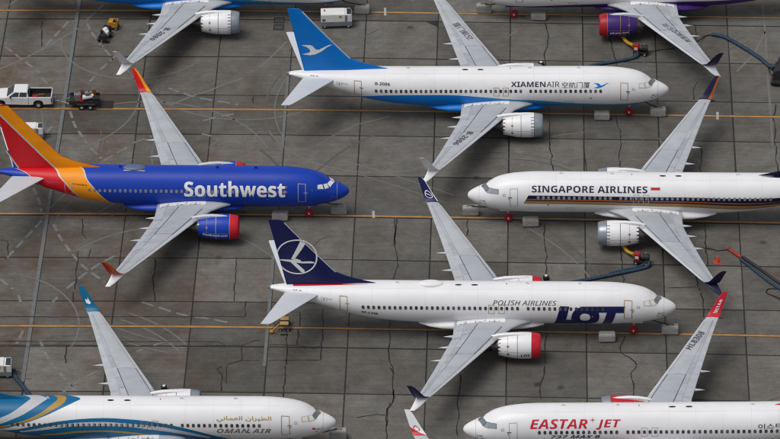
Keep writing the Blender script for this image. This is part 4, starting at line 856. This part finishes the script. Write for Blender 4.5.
def trailer():
    o=empty('flatbed_trailer',(-28.3,20.85,0),pi,'black tandem axle trailer hitched behind the white pickup','trailer')
    MB().box(-1.3,1.75,-.85,.85,.52,.62).build('deck',BEDB,o,bevel=.01)
    for s in (-1,1):
        MB().box(-1.3,1.75,s*.83,s*.88,.62,.95).build('side_rail',BEDB,o); MB().box(-.95,.95,s*.9,s*1.18,.66,.72).build('mudguard',BEDB,o)
        for x in (-.44,.44): wheel(o,x,s*1.03,.33,.2)
    MB().cyl((1.75,-.6,.5),(2.9,0,.5),.05).cyl((1.75,.6,.5),(2.9,0,.5),.05).cyl((2.85,0,.5),(3.25,0,.52),.06).build('drawbar',STEEL,o)
    MB().cyl((2.75,.12,.1),(2.75,.12,1.0),.04).build('jack_post',STEEL,o)
    rp=MB().box(-2.7,-1.32,-.75,.75,.035,.07)
    for i in range(7): rp.box(-2.65+i*.2,-2.6+i*.2,-.75,.75,.07,.10)
    rp.build('loading_ramp',BEDB,o)
    for s,x,lab in ((0,-28.75,'brown wooden panel standing at the front of the trailer load'),(1,-27.55,'brown wooden panel standing at the rear of the trailer load')):
        p=MB().box(-.18,.18,-.06,.06,0,.95); 
        for zz in (.1,.5,.85): p.box(-.22,.22,.06,.1,zz,zz+.08)
        tag(p.build('wooden_panel',BROWN,loc=(x+.0,21.25,.62),bevel=.01),lab,'panel','panels on the trailer')
    c=empty('compressor',(-28.15,20.85,.62),.3,'small white and grey compressor between the wooden panels on the trailer','machine')
    MB().cyl((-.55,0,.35),(.55,0,.35),.26,n=18).build('tank',CARW,c,smooth=True); MB().box(-.3,.25,-.2,.2,.6,.92).build('motor_housing',STEEL,c,bevel=.04); MB().cyl((.1,0,.92),(.1,0,1.1),.05).cyl((-.6,.1,.7),(-.6,.1,1.05),.03).build('exhaust_pipe',DARK,c)
    for s in (-1,1): MB().box(-.5,-.42,s*.2-.03,s*.2+.03,0,.25).box(.42,.5,s*.2-.03,s*.2+.03,0,.25).build('foot',DARK,c)
    for nm,m,x,y,sx,sy,h_,lab in (('generator',STEEL,-29.25,21.1,.35,.3,.6,'grey generator at the front end of the trailer deck'),('fuel_can',LRED,-28.85,20.45,.14,.1,.4,'red fuel can on the near side of the trailer deck'),('tool_chest',BEDB,-27.35,20.6,.3,.35,.5,'black tool chest at the rear of the trailer deck'),('orange_case',YEL,-27.95,21.35,.25,.12,.7,'orange case standing on the far side of the trailer deck')):
        e_=empty(nm,(x,y,.62),random.uniform(-.4,.4),lab,'equipment'); MB().box(-sx,sx,-sy,sy,0,h_).build('case',m,e_,bevel=.03); MB().tube([(-sx*.6,0,h_-.02),(-sx*.5,0,h_+.12),(sx*.5,0,h_+.12),(sx*.6,0,h_-.02)],.02,6).build('handle',DARK,e_)
    tag(MB().tube([(-29.4,20.4,.66),(-29.1,20.6,.75),(-28.9,20.35,.8),(-28.6,20.5,.7)],.07,8).build('coiled_hose',ORH,smooth=True),'short orange hose lying on the front of the trailer deck','hose')
trailer()
def gpu(x,y,rz,label,L=3.0,wd=1.35,top=CARW,s=1.):
    o=empty('ground_power_unit',(x,y,0),rz,label,'power unit','white ground power units')
    MB().box(-L/2,L/2,-wd/2,wd/2,.28*s,.72*s).build('plinth',GREYP,o,bevel=.03)
    MB().box(-L/2+.02,L/2-.72,-wd/2+.02,wd/2-.02,.72*s,1.5*s).build('housing',top,o,bevel=.04)
    hs_=MB().prism([(L/2-.7,.72*s),(L/2-.02,.72*s),(L/2-.02,1.3*s),(L/2-.12,1.46*s),(L/2-.7,1.46*s)],-wd/2+.03,wd/2-.03).build('control_end',CARW,o,bevel=.03)
    MB().box(L/2-.55,L/2-.1,-wd/2+.15,wd/2-.15,1.465*s,1.475*s).build('control_recess',GLASS,o)
    MB().box(L/2-.72,L/2-.5,-wd/2+.015,-wd/2+.02,.76*s,1.42*s).build('grey_panel',GREYP,o)
    for k in range(5): MB().box(-L/2+.16,-L/2+.5,-wd/2+.004,-wd/2+.02,(.84+.05*k)*s,(.865+.05*k)*s).build('vent_slat',DARK,o)
    MB().box(.28,.55,-wd/2+.008,-wd/2+.019,1.15*s,1.38*s).build('yellow_label',YEL,o); MB().cyl((-L/2+.4,.1,1.5*s),(-L/2+.4,.1,1.64*s),.08).build('exhaust_stack',GREYP,o)
    for sx in (-1,1):
        for sy in (-1,1): wheel(o,sx*(L/2-.4),sy*(wd/2-.12),.28,.18)
    MB().cyl((L/2,0,.4),(L/2+.7,0,.35),.035).build('towbar',DARK,o); return o
gpu(-3.1,36.85,R(3),'large white power unit behind the tail fin with the white bird',3.3,1.5,s=1.15)
gpu(-33.35,14.5,R(0),'white power unit half hidden behind the red and amber tail fin',2.3,1.2)
gpu(-33.25,-27.75,R(2),'white power unit cut off by the left edge, with a blue hose',3.1,1.5)
def towcart():
    o=empty('service_cart',(-27.35,34.0,0),R(75),'white and black service cart with big wheels beside a yellow cart','cart')
    MB().box(-1.0,.9,-.42,.42,.4,.52).build('frame',DARK,o,bevel=.02); MB().cyl((-.25,.12,.82),(.6,.12,.82),.3,n=18).build('tank',CARW,o,smooth=True); MB().box(-.3,.2,-.4,-.08,.52,1.05).build('pump_housing',CARW,o,bevel=.04); MB().box(-.95,-.4,-.38,.38,.52,.9).build('battery_box',DARK,o,bevel=.03); MB().box(.62,.88,-.4,.4,.52,1.2).build('radiator',DARK,o,bevel=.02); MB().box(-.38,-.1,.1,.4,.52,1.15).build('control_panel',BEDB,o,bevel=.02); MB().tube([(-.7,-.3,.9),(-.75,-.2,1.3),(-.55,.2,1.35),(-.3,.3,1.15)],.04,8).build('guard_rail',DARK,o)
    for sx in (-.65,.55):
        for sy in (-1,1): wheel(o,sx,sy*.48,.3,.2)
    MB().cyl((-1.0,0,.42),(-1.75,.05,.25),.035).cyl((-1.7,-.1,.25),(-1.7,.2,.25),.03).build('drawbar',STEEL,o); MB().tube([(.9,.2,.8),(1.3,.25,.9),(1.5,.2,.5),(1.5,.1,.1)],.05,8).build('hose',DARK,o)
    c=empty('yellow_cart',(-26.65,36.2,0),R(-8),'small yellow open topped cart with black wheels by the service cart','cart')
    MB().box(-.5,.5,-.45,-.38,.3,.95).box(-.5,.5,.38,.45,.3,.95).box(-.5,-.43,-.38,.38,.3,.95).box(.43,.5,-.38,.38,.3,.95).build('side_panel',YEL,c,bevel=.015); MB().box(-.43,.43,-.38,.38,.3,.36).build('floor_panel',DARK,c); MB().box(-.1,.4,-.3,.3,.36,.8).build('motor',BEDB,c,bevel=.04); MB().cyl((.15,0,.8),(.15,0,1.05),.06).build('filler_neck',DARK,c); MB().box(-.43,-.02,-.38,.38,.88,.92).build('lid',YEL,c)
    for sx in (-.35,.35):
        for sy in (-1,1): wheel(c,sx,sy*.42,.2,.14)
    MB().cyl((.45,-.2,.4),(.8,-.6,.3),.03).build('handle',DARK,c)
towcart()
def airstart(x,y,rz,label):
    o=empty('air_start_cart',(x,y,0),rz,label,'machine','air start carts by the engines')
    MB().box(-.75,.75,-.45,.45,.25,.4).build('frame',DARK,o,bevel=.02); MB().box(-.72,-.12,-.4,.4,.4,1.15).build('red_housing',REDM,o,bevel=.05); MB().cyl((.05,0,.75),(.75,0,.75),.34,n=20).build('blower_drum',DARK,o,smooth=True); MB().cyl((.4,0,1.05),(.4,0,1.3),.07).build('outlet_pipe',STEEL,o)
    MB().box(-.6,-.25,-.41,-.402,.7,1.0).build('white_label',CARW,o)
    for sx in (-.5,.5):
        for sy in (-1,1): wheel(o,sx,sy*.45,.22,.14)
    return o
airstart(28.85,31.1,R(-8),'red and black cart with yellow duct beside the violet engine')
airstart(28.35,-8.35,R(-10),'red and black cart beside the white engine with grey inlet')
def hose(name,pts,r,m,label,cat='hose',grp='hoses on the apron',flat=.8):
    if cat=='hose' and r>.12:
        rr=r*.8; return tag(MB().tube(pts,lambda t:rr*(1+.09*sin(t*260)),12,40,flat).build(name,m,smooth=True,ang=80),label,cat,grp)
    return tag(MB().tube(pts,r,12,8,flat).build(name,m,smooth=True),label,cat,grp)
hose('yellow_duct',[(26.55,35.0,.75),(26.85,34.3,.62),(27.4,33.0,.4),(28.1,31.6,.75)],.24,YELH,'yellow flexible duct under the violet engine')
hose('yellow_duct',[(26.15,-4.8,.75),(26.4,-5.6,.62),(26.95,-6.8,.4),(27.6,-7.9,.75)],.22,YELH,'yellow flexible duct under the engine by the gold window stripe')
hose('blue_hose',[(28.6,30.6,.5),(28.2,30.15,.16),(26.2,29.35,.16),(24.5,28.8,.16),(22.2,27.7,.16)],.25,BLUEH,'thick blue hose running left from the cart at the violet engine')
hose('blue_hose',[(29.1,-8.8,.5),(28.7,-9.3,.16),(26.2,-10.35,.16),(23.6,-11.3,.16),(21.2,-12.1,.16)],.25,BLUEH,'thick blue hose behind the nose of the navy crane jet')
hose('blue_hose',[(28.9,-8.6,.5),(28.3,-9.0,.14),(26.6,-9.75,.14),(25.2,-10.3,.14)],.16,BLUEH,'thinner blue hose beside the thick one behind the navy crane jet')
hose('blue_hose',[(36.4,34.85,.16),(37.8,34.2,.2),(39.8,31.97,.2),(41.3,29.97,.2),(42.1,28.6,.2),(42.6,27.6,.5)],.27,BLUEH,'blue hose in the upper right running to the black blower')
hose('black_cable',[(42.1,28.6,.05),(42.2,27.4,.05),(42.5,26.6,.05),(43.0,26.3,.05)],.06,DARK,'black cable by the blower at the right edge','cable','cables on the apron')
hose('red_hose',[(36.85,-5.95,.18),(37.4,-6.65,.18),(38.2,-7.6,.18)],.22,ORH,'red end of the long hose at the right edge')
hose('dark_hose',[(38.0,-7.75,.17),(39.3,-9.7,.17),(40.8,-11.9,.17),(42.8,-14.4,.17)],.2,BLUEH,'long blue and black hose at the right edge, left strand')
hose('dark_hose',[(38.3,-7.5,.17),(39.7,-9.3,.17),(41.2,-11.4,.17),(43.2,-13.9,.17)],.19,mat('black_hose',(.016,.018,.022),.6,dirt=.3),'long blue and black hose at the right edge, right strand')
hose('black_cable',[(34.3,-5.66,.04),(35.1,-5.8,.04),(35.9,-6.15,.04),(36.85,-5.95,.06)],.05,DARK,'thin black cable leading to the red hose end','cable','cables on the apron',1)
hose('black_cable',[(43,-13.2,.05),(41.8,-12.9,.05),(40.6,-12.9,.05),(40.4,-13.6,.05),(41.2,-14.2,.05),(42.5,-15.2,.05)],.06,DARK,'looped black cable at the lower right edge','cable','cables on the apron',1)
hose('black_cable',[(29.6,31.1,.3),(31.0,31.9,.05),(32.6,32.3,.05),(34.8,33.6,.05),(35.6,34.6,.05),(36.3,34.9,.1)],.045,DARK,'thin black cable under the wing beside the violet engine','cable','cables on the apron',1)
hose('blue_hose',[(-31.6,-27.7,.5),(-31.35,-28.4,.2),(-30.5,-30.0,.2),(-29.2,-32.4,.2)],.27,BLUEH,'blue hose from the power unit at the left edge')
def blower(x,y,label):
    o=empty('blower',(x,y,0),R(80),label,'machine')
    o.scale=(1.45,1.2,1.1); MB().box(-1.5,1.5,-.5,.5,.3,.5).build('frame',DARK,o,bevel=.02); MB().cyl((-1.1,0,.95),(.1,0,.95),.55,n=24).build('blower_drum',BEDB,o,smooth=True); MB().cyl((.35,0,.85),(1.4,0,.85),.5,.42,24).build('motor',BEDB,o,smooth=True); MB().box(-.1,.5,-.35,.35,.5,1.5).build('housing',DARK,o,bevel=.05)
    for sx in (-1.1,1.1):
        for sy in (-1,1): wheel(o,sx,sy*.55,.32,.2)
blower(43.3,26.6,'black blower on wheels cut off by the right edge')
def cone(x,y):
    o=empty('traffic_cone',(x,y,0),.3,'red cone on the apron near the dark blue winglet','cone'); MB().rings([[(r*cos(2*pi*i/18),r*sin(2*pi*i/18),z) for i in range(18)] for r,z in ((.26,.03),(.2,.25),(.13,.5),(.06,.72),(.03,.74))]).build('cone_body',ORC,o,smooth=True); MB().box(-.33,.33,-.33,.33,0,.045).build('base',ORC,o,bevel=.01)
cone(35.78,-8.15)
def stand():
    o=empty('maintenance_stand',(-6.15,-19.75,0),0,'tan topped wheeled stand on the orange line below the navy tail','stand')
    for s in (-1,1):
        MB().box(-.42,.42,s*.42-.3,s*.42+.3,.78,.84).build('canvas_top',TAN,o,bevel=.015); MB().box(-.48,.48,s*.42-.37,s*.42+.37,.70,.775).build('frame',DARK,o)
        MB().tube([(-.48,s*.5,.75),(-.95,s*.9,.5),(-1.2,s*.95,.3)],.05,8).build('outrigger',YEL,o)
        MB().box(-1.4,-1.05,s*.95-.16,s*.95+.16,.12,.32).build('yellow_foot',YEL,o,bevel=.02)
        MB().box(-.35,.35,s*1.25-.05,s*1.25+.05,.02,.1).build('wheel_chock',DARK,o)
        for sx in (-.38,.38): MB().cyl((sx,s*.66,.15),(sx,s*.66,.75),.035).build('leg',STEEL,o)
        for sx in (-.38,.38): wheel(o,sx,s*.66,.16,.1)
    MB().cyl((-.5,-.5,.4),(-1.2,.6,.25),.03).cyl((-.5,.5,.4),(-1.2,-.6,.25),.03).build('brace',DARK,o)
stand()
for x,y,ph in ((-17.1,-30.2,'the gold wave jet'),(19.0,-11.3,'the navy crane jet'),(18.49,28.7,'the blue bird jet')):  # plain black boxes with a round white lid, use unknown
    o=empty('small_black_box',(x,y,0),.2,'small black box with white lid by the far engine of '+ph,'box','small boxes by the far engines'); MB().box(-.27,.27,-.22,.22,0,.42).build('case',DARK,o,bevel=.03); MB().cyl((0,0,.42),(0,0,.5),.14,n=16).build('lid',CARW,o,smooth=True)
g=MB()
for dy in (-.75,.55):
    o_=MB()
gr=empty('drain_grate',(-9.2,37.1,0),0,'pair of dark drain grates left of the blue tail fin','drain grate')
for dy in (-.7,.7):
    f=MB()
    f.box(-.55,.55,dy-.55,dy-.47,.004,.05).box(-.55,.55,dy+.47,dy+.55,.004,.05).box(-.55,-.47,dy-.47,dy+.47,.004,.05).box(.47,.55,dy-.47,dy+.47,.004,.05).build('frame',DARK,gr)
    for k in range(5): MB().box(-.47,.47,dy-.38+k*.19-.04,dy-.38+k*.19+.04,.006,.04).build('grate_bar',LINE,gr)
